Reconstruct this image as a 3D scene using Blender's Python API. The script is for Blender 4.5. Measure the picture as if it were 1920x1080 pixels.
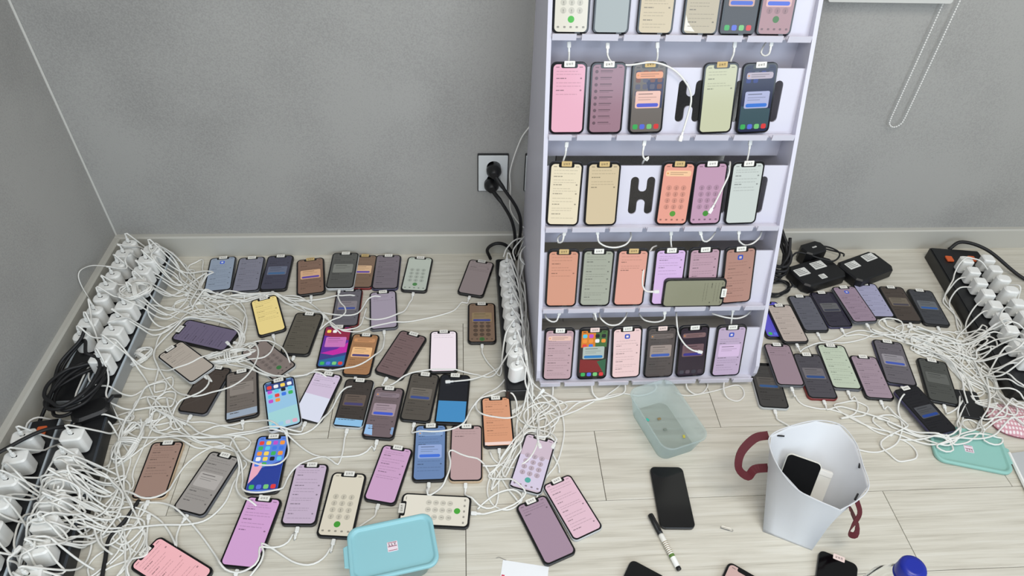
import bpy, bmesh, math, random
from mathutils import Vector, Matrix
for o in list(bpy.data.objects): bpy.data.objects.remove(o)
scene = bpy.context.scene
COL = scene.collection
PI = math.pi

# ---------------------------------------------------------------- camera
CAM_H = 1.33
F_PX, PITCH, YAW, ROLL = 1274.37, 0.742421, 0.0885067, 0.0458060
def cam_basis():
    cp, sp, cy, sy = math.cos(PITCH), math.sin(PITCH), math.cos(YAW), math.sin(YAW)
    Fw = Vector((sy*cp, cy*cp, -sp)); Rt = Vector((cy, -sy, 0)); Up = Rt.cross(Fw)
    cr, sr = math.cos(ROLL), math.sin(ROLL)
    return cr*Rt + sr*Up, -sr*Rt + cr*Up, Fw
CR, CU, CF = cam_basis()
CPOS = Vector((0, 0, CAM_H))
cam_data = bpy.data.cameras.new('camera'); cam = bpy.data.objects.new('camera', cam_data); COL.objects.link(cam)
cam_data.sensor_width = 36; cam_data.lens = F_PX/1920*36; cam_data.clip_start = 0.02
cam.matrix_world = Matrix((( CR.x, CU.x, -CF.x, 0), (CR.y, CU.y, -CF.y, 0), (CR.z, CU.z, -CF.z, CAM_H), (0, 0, 0, 1)))
scene.camera = cam
def ray(px, py): return CF + CR*((px-960)/F_PX) - CU*((py-540)/F_PX)
def at(px, py, z=0.0):                       # measured picture point -> world point at height z
    d = ray(px, py); return CPOS + d*((z-CAM_H)/d.z)
def atY(px, py, Y):                          # the same on an upright plane at depth Y
    d = ray(px, py); return CPOS + d*(Y/d.y)

# ---------------------------------------------------------------- light
scene.view_settings.view_transform = 'Standard'
scene.view_settings.look = 'None'
scene.view_settings.gamma = 1
scene.view_settings.use_curve_mapping = False
scene.view_settings.exposure = -0.10
world = bpy.data.worlds.new('world'); scene.world = world; world.use_nodes = True
world.node_tree.nodes['Background'].inputs[0].default_value = (0.93, 0.97, 1.0, 1)
world.node_tree.nodes['Background'].inputs[1].default_value = 0.50
def area(name, loc, target, sx, sy, power, color):
    l = bpy.data.lights.new(name, 'AREA'); l.shape = 'RECTANGLE'; l.size = sx; l.size_y = sy; l.energy = power; l.color = color
    o = bpy.data.objects.new(name, l); COL.objects.link(o); o.location = loc
    o.rotation_euler = (Vector(target)-Vector(loc)).to_track_quat('-Z', 'Y').to_euler()
    return o
area('ceiling_lamp_panel', (0.9, 0.2, 2.45), (0.9, 0.6, 0), 1.2, 0.6, 23, (1.0, 0.94, 0.86))
area('ceiling_lamp_panel', (-0.2, -0.8, 2.45), (-0.3, 0.6, 0), 1.2, 0.6, 18, (1.0, 0.98, 0.96))
area('window_daylight', (1.5, -1.7, 1.5), (-0.8, 0.9, 0.5), 2.0, 1.3, 42, (0.72, 0.86, 1.0))
area('window_daylight', (-0.85, -0.9, 1.4), (0.2, 1.2, 0.3), 0.9, 1.1, 10, (0.66, 0.82, 1.0))

# ---------------------------------------------------------------- materials
def lin(c):
    out = []
    for v in c[:3]:
        v = v/255.0
        out.append(v/12.92 if v <= 0.04045 else ((v+0.055)/1.055)**2.4)
    return (*out, 1.0)
MATS = {}
def mat(rgb, rough=0.5, metal=0.0, name=None, spec=0.5, coat=0.0, trans=0.0):
    k = (tuple(rgb), rough, metal, spec, coat, trans)
    if k in MATS: return MATS[k]
    m = bpy.data.materials.new(name or 'paint'); m.use_nodes = True
    b = m.node_tree.nodes['Principled BSDF']
    b.inputs['Base Color'].default_value = lin(rgb); b.inputs['Roughness'].default_value = rough
    b.inputs['Metallic'].default_value = metal; b.inputs['Specular IOR Level'].default_value = spec
    if coat: b.inputs['Coat Weight'].default_value = coat
    if trans: b.inputs['Transmission Weight'].default_value = trans
    MATS[k] = m; return m
def glow(rgb, k=1.06):                          # a lit display behind glass
    key = ('glow', tuple(rgb), k)
    if key in MATS: return MATS[key]
    m = bpy.data.materials.new('lit_display'); m.use_nodes = True
    b = m.node_tree.nodes['Principled BSDF']
    b.inputs['Base Color'].default_value = (0.004, 0.004, 0.005, 1); b.inputs['Roughness'].default_value = 0.13
    b.inputs['Specular IOR Level'].default_value = 0.35
    b.inputs['Emission Color'].default_value = lin(rgb); b.inputs['Emission Strength'].default_value = k
    MATS[key] = m; return m
def nodes_of(m):
    nt = m.node_tree; return nt, nt.nodes['Principled BSDF'], nt.nodes.new, nt.links.new

def wood_floor():
    m = bpy.data.materials.new('pale_wood_plank'); m.use_nodes = True
    nt, b, N, L = nodes_of(m)
    tc = N('ShaderNodeTexCoord'); oi = N('ShaderNodeObjectInfo')
    off = N('ShaderNodeVectorMath'); off.operation = 'MULTIPLY_ADD'
    comb = N('ShaderNodeCombineXYZ'); L(oi.outputs['Random'], comb.inputs[0]); L(oi.outputs['Random'], comb.inputs[1])
    L(comb.outputs[0], off.inputs[0]); off.inputs[1].default_value = (37, 53, 0); L(tc.outputs['Object'], off.inputs[2])
    mp = N('ShaderNodeMapping'); mp.inputs['Scale'].default_value = (1.3, 34, 1); L(off.outputs[0], mp.inputs[0])
    n1 = N('ShaderNodeTexNoise'); n1.inputs['Scale'].default_value = 2.2; n1.inputs['Detail'].default_value = 6; n1.inputs['Roughness'].default_value = 0.62; n1.inputs['Distortion'].default_value = 0.6
    L(mp.outputs[0], n1.inputs['Vector'])
    mp2 = N('ShaderNodeMapping'); mp2.inputs['Scale'].default_value = (4, 190, 1); L(off.outputs[0], mp2.inputs[0])
    n2 = N('ShaderNodeTexNoise'); n2.inputs['Scale'].default_value = 2.0; n2.inputs['Detail'].default_value = 3; L(mp2.outputs[0], n2.inputs['Vector'])
    mx = N('ShaderNodeMath'); mx.operation = 'MULTIPLY_ADD'; L(n2.outputs[0], mx.inputs[0]); mx.inputs[1].default_value = 0.45; L(n1.outputs[0], mx.inputs[2])
    cr = N('ShaderNodeValToRGB'); L(mx.outputs[0], cr.inputs[0])
    e = cr.color_ramp.elements
    e[0].position = 0.50; e[0].color = lin((184, 178, 163)); e[1].position = 0.88; e[1].color = lin((216, 212, 200))
    k = e.new(0.64); k.color = lin((201, 196, 182)); k = e.new(0.74); k.color = lin((209, 204, 190))
    L(cr.outputs[0], b.inputs['Base Color']); b.inputs['Roughness'].default_value = 0.42
    bp = N('ShaderNodeBump'); bp.inputs['Strength'].default_value = 0.12; bp.inputs['Distance'].default_value = 0.001
    L(n2.outputs[0], bp.inputs['Height']); L(bp.outputs[0], b.inputs['Normal'])
    return m
def wallpaper():
    m = bpy.data.materials.new('grey_woven_wallpaper'); m.use_nodes = True
    nt, b, N, L = nodes_of(m)
    tc = N('ShaderNodeTexCoord')
    n1 = N('ShaderNodeTexNoise'); n1.inputs['Scale'].default_value = 260; n1.inputs['Detail'].default_value = 3; L(tc.outputs['Object'], n1.inputs['Vector'])
    n2 = N('ShaderNodeTexNoise'); n2.inputs['Scale'].default_value = 3; n2.inputs['Detail'].default_value = 2; L(tc.outputs['Object'], n2.inputs['Vector'])
    mx = N('ShaderNodeMath'); mx.operation = 'MULTIPLY_ADD'; L(n1.outputs[0], mx.inputs[0]); mx.inputs[1].default_value = 0.8; L(n2.outputs[0], mx.inputs[2])
    cr = N('ShaderNodeValToRGB'); L(mx.outputs[0], cr.inputs[0])
    e = cr.color_ramp.elements; e[0].position = 0.55; e[0].color = lin((144, 143, 140)); e[1].position = 1.25; e[1].color = lin((166, 165, 161))
    L(cr.outputs[0], b.inputs['Base Color']); b.inputs['Roughness'].default_value = 0.85
    bp = N('ShaderNodeBump'); bp.inputs['Strength'].default_value = 0.35; bp.inputs['Distance'].default_value = 0.001
    L(n1.outputs[0], bp.inputs['Height']); L(bp.outputs[0], b.inputs['Normal'])
    return m
WHITE = mat((238, 238, 234), 0.38, name='white_plastic')
CORD = mat((232, 231, 225), 0.45, name='white_cord')
BLACK = mat((14, 14, 16), 0.45, name='black_plastic')
BLACKC = mat((20, 20, 22), 0.55, name='black_cord')
GLASSB = mat((6, 6, 8), 0.10, name='black_glass')
ALU = mat((190, 200, 208), 0.4, 0.2, name='aluminium')
RACKW = mat((213, 211, 223), 0.35, name='white_board_lavender_cast')  # white board, the lavender cast of its shade put into the colour

# ---------------------------------------------------------------- mesh helpers
def rrect(w, h, r, seg=5, cx=0, cy=0):
    r = min(r, w/2-1e-6, h/2-1e-6); pts = []
    for sx, sy, a0 in ((1, 1, 0), (-1, 1, PI/2), (-1, -1, PI), (1, -1, 3*PI/2)):
        for i in range(seg+1):
            a = a0 + PI/2*i/seg
            pts.append((cx+sx*(w/2-r)+r*math.cos(a), cy+sy*(h/2-r)+r*math.sin(a)))
    return pts
def circ(r, n=16, cx=0, cy=0): return [(cx+r*math.cos(2*PI*i/n), cy+r*math.sin(2*PI*i/n)) for i in range(n)]
class MB:
    def __init__(s): s.v = []; s.f = []; s.mi = []; s.mats = []
    def slot(s, m):
        if m not in s.mats: s.mats.append(m)
        return s.mats.index(m)
    def face(s, idx, m=0): s.f.append(tuple(idx)); s.mi.append(m)
    def rings(s, rings, closed=True, cap0=True, cap1=True, m=0):
        n = len(rings[0]); b0 = len(s.v)
        for r in rings: s.v += [tuple(p) for p in r]
        for k in range(len(rings)-1):
            for i in range(n if closed else n-1):
                j = (i+1) % n; a = b0+k*n
                s.face((a+i, a+j, a+n+j, a+n+i), m)
        if cap0: s.face([b0+i for i in range(n)][::-1], m)
        if cap1: s.face([b0+(len(rings)-1)*n+i for i in range(n)], m)
    def prism(s, outline, z0, z1, bev=0.0, m=0, M=None, scale1=1.0):
        cx = sum(p[0] for p in outline)/len(outline); cy = sum(p[1] for p in outline)/len(outline)
        ex = max(abs(p[0]-cx) for p in outline); ey = max(abs(p[1]-cy) for p in outline)
        def ring(z, ins, sc=1.0):
            fx, fy = (ex-ins)/ex*sc, (ey-ins)/ey*sc
            return [Vector((cx+(p[0]-cx)*fx, cy+(p[1]-cy)*fy, z)) for p in outline]
        if bev: R = [ring(z0, bev), ring(z0+bev, 0), ring(z1-bev, 0, scale1), ring(z1, bev, scale1)]
        else: R = [ring(z0, 0), ring(z1, 0, scale1)]
        if M is not None: R = [[M @ p for p in r] for r in R]
        s.rings(R, m=m)
    def box(s, x0, x1, y0, y1, z0, z1, m=0, M=None):
        s.prism([(x0, y0), (x1, y0), (x1, y1), (x0, y1)], z0, z1, m=m, M=M)
    def poly(s, pts, z, m=0):
        b = len(s.v); s.v += [(p[0], p[1], z) for p in pts]; s.face(range(b, b+len(pts)), m)
    def tube(s, pts, r, n=6, m=0):
        pts = [Vector(p) for p in pts]; up = Vector((0, 0, 1)); R = []
        prev = None
        for i, p in enumerate(pts):
            t = (pts[min(i+1, len(pts)-1)]-pts[max(i-1, 0)])
            if t.length < 1e-9: t = Vector((1, 0, 0))
            t.normalize()
            if prev is None:
                a = t.cross(up)
                if a.length < 1e-3: a = t.cross(Vector((0, 1, 0)))
            else:
                a = prev - t*prev.dot(t)
                if a.length < 1e-4: a = t.cross(up)
            a.normalize(); prev = a; bb = t.cross(a)
            rr = r[i] if isinstance(r, (list, tuple)) else r
            R.append([p + (a*math.cos(2*PI*k/n)+bb*math.sin(2*PI*k/n))*rr for k in range(n)])
        s.rings(R, m=m)
    def lathe(s, prof, n=24, m=0, M=None):
        R = [[Vector((r*math.cos(2*PI*k/n), r*math.sin(2*PI*k/n), z)) for k in range(n)] for r, z in prof]
        if M is not None: R = [[M @ p for p in q] for q in R]
        s.rings(R, m=m)
    def mesh(s, name, mats=None, smooth=False):
        me = bpy.data.meshes.new(name); me.from_pydata([tuple(v) for v in s.v], [], s.f)
        for m in (mats or s.mats): me.materials.append(m)
        me.polygons.foreach_set('material_index', s.mi)
        if smooth: me.polygons.foreach_set('use_smooth', [len(f) == 4 for f in s.f])
        me.update()
        b = bmesh.new(); b.from_mesh(me); bmesh.ops.recalc_face_normals(b, faces=b.faces); b.to_mesh(me); b.free()
        return me
    def build(s, name, m, parent=None, smooth=False, **kw):
        return link(name, s.mesh(name, [m] if m else None, smooth), parent, **kw)
def link(name, data, parent=None, label=None, cat=None, group=None, kind=None):
    o = bpy.data.objects.new(name, data); COL.objects.link(o)
    if parent is not None: o.parent = parent
    return tag(o, label, cat, group, kind)
def tag(o, label=None, cat=None, group=None, kind=None):
    if label: o['label'] = label
    if cat: o['category'] = cat
    if group: o['group'] = group
    if kind: o['kind'] = kind
    return o
def thing(name, label, cat, loc=(0, 0, 0), rz=0, group=None, M=None):
    o = link(name, None, None, label, cat, group)
    o.empty_display_size = 0.02
    if M is not None: o.matrix_world = M
    else: o.location = loc; o.rotation_euler = (0, 0, rz)
    return o
def frame_matrix(o, x, y, z):
    return Matrix(((x.x, y.x, z.x, o[0]), (x.y, y.y, z.y, o[1]), (x.z, y.z, z.z, o[2]), (0, 0, 0, 1)))
def spline(pts, step=0.006):                    # Catmull-Rom through the points
    P = [Vector(p) for p in pts]
    if len(P) < 3: return P
    P = [P[0]*2-P[1]] + P + [P[-1]*2-P[-2]]; out = []
    for i in range(1, len(P)-2):
        p0, p1, p2, p3 = P[i-1:i+3]; n = max(2, int((p2-p1).length/step))
        for k in range(n):
            t = k/n
            out.append(0.5*((2*p1)+(p2-p0)*t+(2*p0-5*p1+4*p2-p3)*t*t+(3*p1-p0-3*p2+p3)*t**3))
    out.append(P[-2]); return out

# ---------------------------------------------------------------- room
WALL_Y, WALL_X = 1.6180, -1.0160
BASE_H, BASE_T = 0.0725, 0.0165
def structure(name, mb, m, **k): return mb.build(name, m, kind='structure', label=k.get('label'), smooth=False)
mb = MB(); mb.box(-1.13, 2.6, -0.75, 1.73, -0.06, -0.0035)
floor = structure('floor', mb, mat((92, 86, 74), 0.8, name='dark_joint'), label='pale wood plank floor')
PLANK = wood_floor(); PL, PW = 0.928, 0.182
row_off = {0: 0.917, 1: 0.294, 2: 0.601, 3: -0.014, 4: 0.262, 5: 0.58}
meshes = {}
k = -8
while 0.577+k*PW < WALL_Y:
    y0 = 0.577+k*PW; y1 = min(y0+PW, WALL_Y)
    off = row_off.get(k, (k*0.37) % PL)
    x = off-PL*math.ceil((off+1.2)/PL)
    while x < 2.45:
        xa, xb = max(x, WALL_X), min(x+PL, 2.5)
        if xb-xa > 0.02:
            w, h = round(xb-xa, 4), round(y1-y0, 4)
            if (w, h) not in meshes:
                q = MB(); q.prism([(-w/2+.0007, -h/2+.0005), (w/2-.0007, -h/2+.0005), (w/2-.0007, h/2-.0005), (-w/2+.0007, h/2-.0005)], -0.0035, 0, bev=0.0005)
                meshes[(w, h)] = q.mesh('plank', [PLANK])
            o = link('plank', meshes[(w, h)], floor); o.location = ((xa+xb)/2, (y0+y1)/2, 0)
        x += PL
    k += 1
WP = wallpaper()
mb = MB(); mb.box(-1.13, 2.6, WALL_Y, WALL_Y+0.1, 0, 2.5); structure('wall_back', mb, WP, label='grey textured back wall')
mb = MB(); mb.box(WALL_X-0.1, WALL_X, -0.75, WALL_Y, 0, 2.5); structure('wall_left', mb, WP, label='grey textured left wall')
BB = mat((190, 188, 179), 0.4, name='baseboard_vinyl')
def baseboard(name, M, length, lab):
    q = MB(); prof = [(0, 0), (BASE_T, 0), (BASE_T, BASE_H-0.004), (BASE_T-0.004, BASE_H), (0, BASE_H)]
    q.rings([[M @ Vector((p[0], t, p[1])) for p in prof] for t in (0, length)])
    structure(name, q, BB, label=lab)
baseboard('baseboard_back', Matrix(((0, 1, 0, WALL_X), (-1, 0, 0, WALL_Y), (0, 0, 1, 0), (0, 0, 0, 1))), 3.5, 'pale skirting along the back wall')
baseboard('baseboard_left', Matrix(((1, 0, 0, WALL_X), (0, 1, 0, -0.75), (0, 0, 1, 0), (0, 0, 0, 1))), WALL_Y+0.75-BASE_T, 'pale skirting along the left wall')
q = MB(); q.tube([(WALL_X+.001, WALL_Y-.001, BASE_H), (WALL_X+.001, WALL_Y-.001, 0.33), (WALL_X+.0015, WALL_Y-.0015, 0.6), (WALL_X+.001, WALL_Y-.001, 2.5)], 0.0028, 6)
structure('trim_1', q, mat((205, 204, 198), 0.5), label='thin pale sealant bead in the wall corner')

# ---------------------------------------------------------------- display rack
RXL, RXR, RT = 0.166, 0.724, 0.009
RS = math.tan(math.radians(19.5)); RY0 = 1.061
def Yf(z): return RY0+RS*z
TIERS = [0.780, 0.591, 0.397, 0.208, 0.019]        # tray heights, top to bottom
COLX = [0.2305+0.0853*i for i in range(6)]          # slots in the lips
TILT = math.radians(15)
rack = thing('display_rack', 'white slanted five-tier rack with H-shaped cut-outs, loaded with phones', 'rack', (0, 0, 0))
def side_panel(x0, x1):
    prof = [(1.125, 0), (1.098, 0.004), (1.082, 0.016), (1.076, 0.035), (1.078, 0.06), (Yf(0.1)+.001, 0.10), (Yf(1.0), 1.0), (1.594, 1.0), (1.594, 0)]
    q = MB(); q.rings([[Vector((x, p[0], p[1])) for p in prof] for x in (x0, x1)])
    q.build('side_panel', RACKW, rack)
side_panel(RXL, RXL+RT); side_panel(RXR-RT, RXR)
XI0, XI1 = RXL+RT, RXR-RT
def h_hole(cx, cy, w=0.055, h=0.088, s=0.0185, bar=0.010, f=0.008):
    # rounded H outline, counter-clockwise
    P = []
    def arc(x, y, r, a0, a1, n=6):
        for i in range(n+1):
            a = math.radians(a0+(a1-a0)*i/n); P.append((cx+x+r*math.cos(a), cy+y+r*math.sin(a)))
    xo = w/2-s/2; r = s/2; xi = w/2-s
    arc(xo, h/2-r, r, 0, 180); arc(xi-f, bar+f, f, 0, -90, 4); arc(-xi+f, bar+f, f, -90, -180, 4)
    arc(-xo, h/2-r, r, 0, 180); arc(-xo, -h/2+r, r, 180, 360); arc(-xi+f, -bar-f, f, 180, 90, 4); arc(xi-f, -bar-f, f, 90, 0, 4)
    arc(xo, -h/2+r, r, 180, 360)
    return P
def fill_curve(name, loops, thick, m):
    cu = bpy.data.curves.new(name, 'CURVE'); cu.dimensions = '2D'; cu.fill_mode = 'BOTH'; cu.extrude = thick/2
    for lp in loops:
        sp = cu.splines.new('POLY'); sp.points.add(len(lp)-1); sp.use_cyclic_u = True
        for i, p in enumerate(lp): sp.points[i].co = (p[0], p[1], 0, 1)
    ob = bpy.data.objects.new(name, cu); COL.objects.link(ob)
    dg = bpy.context.evaluated_depsgraph_get(); me = bpy.data.meshes.new_from_object(ob.evaluated_get(dg))
    bpy.data.objects.remove(ob); bpy.data.curves.remove(cu)
    me.materials.clear(); me.materials.append(m); return me
PANEL_H = 0.138
panel_mesh = fill_curve('tier_panel', [[(XI0, 0), (XI1, 0), (XI1, PANEL_H), (XI0, PANEL_H)]] + [h_hole(x-.010, 0.069) for x in COLX], 0.004, RACKW)
def panel_frame(t, off=0.0):                        # local x, up-slope y, outward z of a tier's tilted panel
    z = TIERS[t]; yv = Vector((0, math.sin(TILT), math.cos(TILT))); zv = Vector((0, -math.cos(TILT), math.sin(TILT)))
    o = Vector((0, Yf(z)+0.020, z)) + zv*off
    return frame_matrix(o, Vector((1, 0, 0)), yv, zv)
for t, z in enumerate(TIERS):
    o = link('tier_panel', panel_mesh, rack); o.matrix_world = panel_frame(t, -0.002)
    y = Yf(z)
    q = MB(); q.box(XI0, XI1, y+0.010, y+0.034, z-0.004, z-0.0003); q.build('tray', RACKW, rack)
    edges = [XI0+.001] + [v for x in COLX for v in (x-.0055, x+.0055)] + [XI1-.003]
    for i in range(0, len(edges), 2):
        q = MB(); prof = [(y+.0095, z-.004), (y-.003, z-.004), (y-.004, z+.009), (y-.001, z+.009), (y+.0005, z-.0003), (y+.0095, z-.0003)]
        q.rings([[Vector((x, p[0], p[1])) for p in prof] for x in (edges[i], edges[i+1])]); q.build('lip', RACKW, rack)
    q = MB(); q.box(XI0, XI1, y+0.050, y+0.054, z-(0.094 if t == 0 else 0.074), z-0.006); q.build('cross_board', RACKW, rack)
q = MB(); q.box(XI0, XI1, Yf(1.0)+.005, 1.594, 0.988, 1.0); q.build('top_board', RACKW, rack)

# ---------------------------------------------------------------- phones
PW_, PL_, PT_ = 0.0755, 0.1500, 0.0092
SW, SL = 0.0668, 0.1412                              # lit area
def _pm(rgb, **k): return k
body_out = rrect(PW_, PL_, 0.0115, 6)
BODY = {}
def body_mesh(frame):
    if frame not in BODY:
        q = MB(); q.prism(body_out, 0, PT_, bev=0.0016); BODY[frame] = q.mesh('frame', [mat(frame, 0.35, name='phone_frame')], smooth=False)
    return BODY[frame]
q = MB(); q.prism(rrect(PW_-.0022, PL_-.0022, 0.0105, 6), PT_-.0004, PT_+.0003); GLASS_MESH = q.mesh('front_glass', [GLASSB])
q = MB(); q.poly(rrect(0.0345, 0.0092, 0.0035, 4, 0, SL/2-.0030), PT_+.0009); NOTCH_MESH = q.mesh('notch', [GLASSB])
SCREENS = {}
ZS = PT_+.0005
def screen_mesh(c):
    if c not in SCREENS:
        q = MB(); q.poly(rrect(SW, SL, 0.0085, 6), ZS); SCREENS[c] = q.mesh('screen', [glow(c)])
    return SCREENS[c]
TAPE_W = mat((238, 236, 228), 0.7, name='white_tape'); TAPE_T = mat((206, 178, 122), 0.7, name='tan_tape'); TAPE_P = mat((238, 214, 206), 0.7, name='pink_tape')
INK = mat((40, 32, 34), 0.7, name='ink')
TAPES = {}
def tape_meshes(m):
    if m not in TAPES:
        q = MB(); q.prism(rrect(0.0225, 0.0120, 0.001, 1, 0, PL_/2-.0036), PT_+.0011, PT_+.0016); a = q.mesh('number_tape', [m])
        q = MB()
        for i in range(3):
            for dx, w, dy, h in ((-.0011, .0007, 0, .0046), (.0011, .0007, 0, .0046), (0, .0026, .002*(i-1), .0007)):
                q.poly([(.0052*(i-1)+dx-w/2, PL_/2-.0036+dy-h/2), (.0052*(i-1)+dx+w/2, PL_/2-.0036+dy-h/2), (.0052*(i-1)+dx+w/2, PL_/2-.0036+dy+h/2), (.0052*(i-1)+dx-w/2, PL_/2-.0036+dy+h/2)], PT_+.00175)
        TAPES[m] = (a, q.mesh('print', [INK]))
    return TAPES[m]
def mix(a, b, t): return tuple(int(a[i]+(b[i]-a[i])*t) for i in range(3))
def flat(name, shapes, z, parent, kind=None):        # printed shapes on a display: (outline, colour)
    q = MB()
    for pts, c in shapes:
        m = q.slot(glow(c)); q.poly(pts, z, m)
    return link(name, q.mesh(name), parent, kind='stuff' if len(shapes) > 1 else None)
ICONM = {}
def icon(name, key, outline, c, x, y, z, parent):      # one piece, mesh shared between alike pieces
    k = (key, tuple(c))
    if k not in ICONM:
        q = MB(); q.poly(outline, 0); ICONM[k] = q.mesh(name, [glow(c)])
    o = link(name, ICONM[k], parent); o.location = (x, y, z); return o
def U(u): return u*SW/2
def V(v): return v*SL/2
def bar(u0, u1, v, h): return [(U(u0), V(v)-h/2), (U(u1), V(v)-h/2), (U(u1), V(v)+h/2), (U(u0), V(v)+h/2)]
APPC = [(226, 66, 60), (62, 176, 90), (64, 120, 226), (240, 240, 240), (30, 30, 36), (240, 150, 60), (190, 80, 200), (90, 200, 230), (245, 210, 90)]
def ui(root, kind, c, opt, rnd):
    ink = mix(c, (0, 0, 0), 0.32); soft = mix(c, (0, 0, 0), 0.14); lite = mix(c, (255, 255, 255), 0.35)
    L1, L2, L3 = ZS+.0003, ZS+.0006, ZS+.0009
    if kind != 'off':
        flat('status_icons', [(bar(-.84, -.62, .92, .0018), ink), (bar(.62, .84, .92, .0018), ink)], L1, root)
    if opt.get('shapes'):
        for i, (P, cc) in enumerate(opt['shapes']): flat('wallpaper_or_reflection_shape', [([(U(u), V(v)) for u, v in P], cc)], ZS+.00010+.00004*i, root)
    if kind in ('list', 'lines', 'popup', 'icon', 'contacts'):
        S = []; v = .80
        if kind == 'icon':
            ic = flat('app_icon', [(rrect(.013, .013, .003, 3, 0, V(.70)), (52, 84, 190))], L1, root); flat('icon_mark', [(rrect(.006, .006, .001, 2, 0, V(.70)), mix(c, (255, 255, 255), .5))], L2, ic); v = .52
        vend = -.86 if kind in ('list', 'icon', 'contacts') else opt.get('vend', .05 if kind == 'lines' else -.8)
        dots = []; n = 0
        while v > vend:
            n += 1
            if kind == 'contacts':
                dots.append((circ(.0036, 10, U(-.74), V(v)), ink))
                S.append((bar(-.5, .18+.2*rnd.random(), v+.02, .0021), ink)); S.append((bar(-.5, .0+.4*rnd.random(), v-.03, .0014), soft)); v -= .19; continue
            long = n % 3 != 0
            x1 = (.35+.45*rnd.random()) if long else (-.45+.3*rnd.random())
            seg = -.8
            while seg < x1:
                w = .10+.18*rnd.random(); S.append((bar(seg, min(seg+w, x1), v, .0022 if not long else .0015), ink if not long else soft)); seg += w+.035
            if not long and rnd.random() < .6: dots.append((rrect(.0042, .0032, .0015, 3, U(.76), V(v)), ink))
            v -= .072+.05*rnd.random()+(.03 if not long else 0)
        flat('screen_text', S, L1, root)
        if dots: flat('toggles', dots, L2, root)
    if kind == 'keypad':
        top = opt.get('ktop', .22); marks = []; kc = mix(c, (0, 0, 0), .10) if sum(c) > 330 else mix(c, (0, 0, 0), .3)
        for r in range(4):
            for k in range(3):
                x, y = U((k-1)*.5), V(top-r*.215)
                icon('key', 'key', circ(.0064, 14), kc, x, y, L1, root); marks.append(([(x-.0009, y-.0022), (x+.0009, y-.0022), (x+.0009, y+.0022), (x-.0009, y+.0022)], ink)); marks.append(([(x-.002, y-.0045), (x+.002, y-.0045), (x+.002, y-.0036), (x-.002, y-.0036)], ink))
        flat('key_print', marks, L2, root)
        flat('call_button', [(circ(.0068, 18, 0, V(top-.88)), opt.get('call', (70, 160, 70)))], L1, root)
        flat('tab_icons', [(rrect(.005, .004, .0012, 2, U(u), V(-.87)), ink) for u in (-.78, -.38, 0, .38, .78)], L1, root)
    if kind == 'home':
        rows = opt.get('rows', 5)
        for r in range(rows):
            for k in range(4):
                if r == rows-1 and k > 1: continue
                col = opt.get('icons', APPC); icon('app_icon', 'app', rrect(.0105, .0105, .0028, 3), rnd.choice(col), U(-.69+.46*k), V(.76-.2*r), L1, root)
        for k, cc in enumerate(opt.get('dock', [(62, 176, 90), (90, 110, 220), (120, 200, 120), (220, 60, 60)])):
            icon('app_icon', 'dock', rrect(.0108, .0108, .003, 3), cc, U(-.69+.46*k), V(-.84), L1, root)
    if opt.get('pop') or kind == 'popup':
        pc = opt.get('pop', mix(c, (255, 255, 255), .22)); bc = opt.get('btn', (50, 80, 190)); py = opt.get('py', .08)
        card = flat('popup_card', [(rrect(SW*.80, .036, .0035, 4, 0, V(py)), pc)], ZS+.0011, root)
        pi = mix(pc, (0, 0, 0), .4)
        flat('popup_text', [(bar(-.62, .3, py+.17, .0019), pi), (bar(-.62, .55, py+.07, .0013), mix(pc, (0, 0, 0), .25)), (bar(-.62, .2, py+.0, .0013), mix(pc, (0, 0, 0), .25))], ZS+.0014, card)
        if bc: flat('button', [(rrect(SW*.70, .0078, .0038, 5, 0, V(py)-.0115), bc)], ZS+.0014, card)
    if opt.get('banner'):
        b = flat('notice_banner', [(rrect(SW*.86, .0135, .0045, 4, 0, V(.70)), opt['banner'])], ZS+.0011, root)
        flat('banner_text', [(bar(-.56, .6, .73, .0014), mix(opt['banner'], (0, 0, 0), .3)), (bar(-.56, .35, .67, .0014), mix(opt['banner'], (0, 0, 0), .3)), (circ(.0018, 8, U(-.72), V(.70)), (225, 150, 70))], ZS+.0014, b)
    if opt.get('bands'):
        flat('screen_or_reflection_band', [([(U(-1), V(v0)), (U(1), V(v0+dv)), (U(1), V(v1+dv)), (U(-1), V(v1))], cc) for v0, v1, dv, cc in opt['bands']], ZS+.0002, root)
PHONES = []
BLK, SIL, GRY, RED, GLD, VIO = (24, 24, 27), (190, 192, 192), (92, 94, 100), (120, 24, 26), (196, 170, 140), (60, 58, 88)
def phone_at(M, c, kind, tape, frame, label, short, opt, scale=1.0, seed=0):
    root = thing('phone', label, 'phone', M=M @ Matrix.Scale(scale, 4))
    link('frame', body_mesh(frame), root)
    link('front_glass', GLASS_MESH, root)
    if kind != 'off':
        link('screen', screen_mesh(c), root)
        link('notch', NOTCH_MESH, root)
    ui(root, kind, c, opt, random.Random(seed))
    if tape:
        a, b = tape_meshes({'w': TAPE_W, 't': TAPE_T, 'p': TAPE_P}[tape]); s = link('number_tape', a, root); link('print', b, s)
    PHONES.append((root, short, M, scale)); return root
def floor_phone(T, B, c, kind, tape, frame, label, short, opt=None, zo=0.0, L=None):
    opt = opt or {}
    a, b = at(*T, PT_+zo), at(*B, PT_+zo); d = a-b; ln = d.length
    s = max(0.955, min(1.05, ln/PL_)) if L is None else L/PL_
    u = d.normalized(); x = Vector((u.y, -u.x, 0)); mid = (a+b)/2
    if L is not None: mid = a-u*L/2
    M = frame_matrix((mid.x, mid.y, zo), x, u, Vector((0, 0, 1)))
    return phone_at(M, c, kind, tape, frame, label, short, opt, s, len(PHONES)*7+1)
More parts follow.
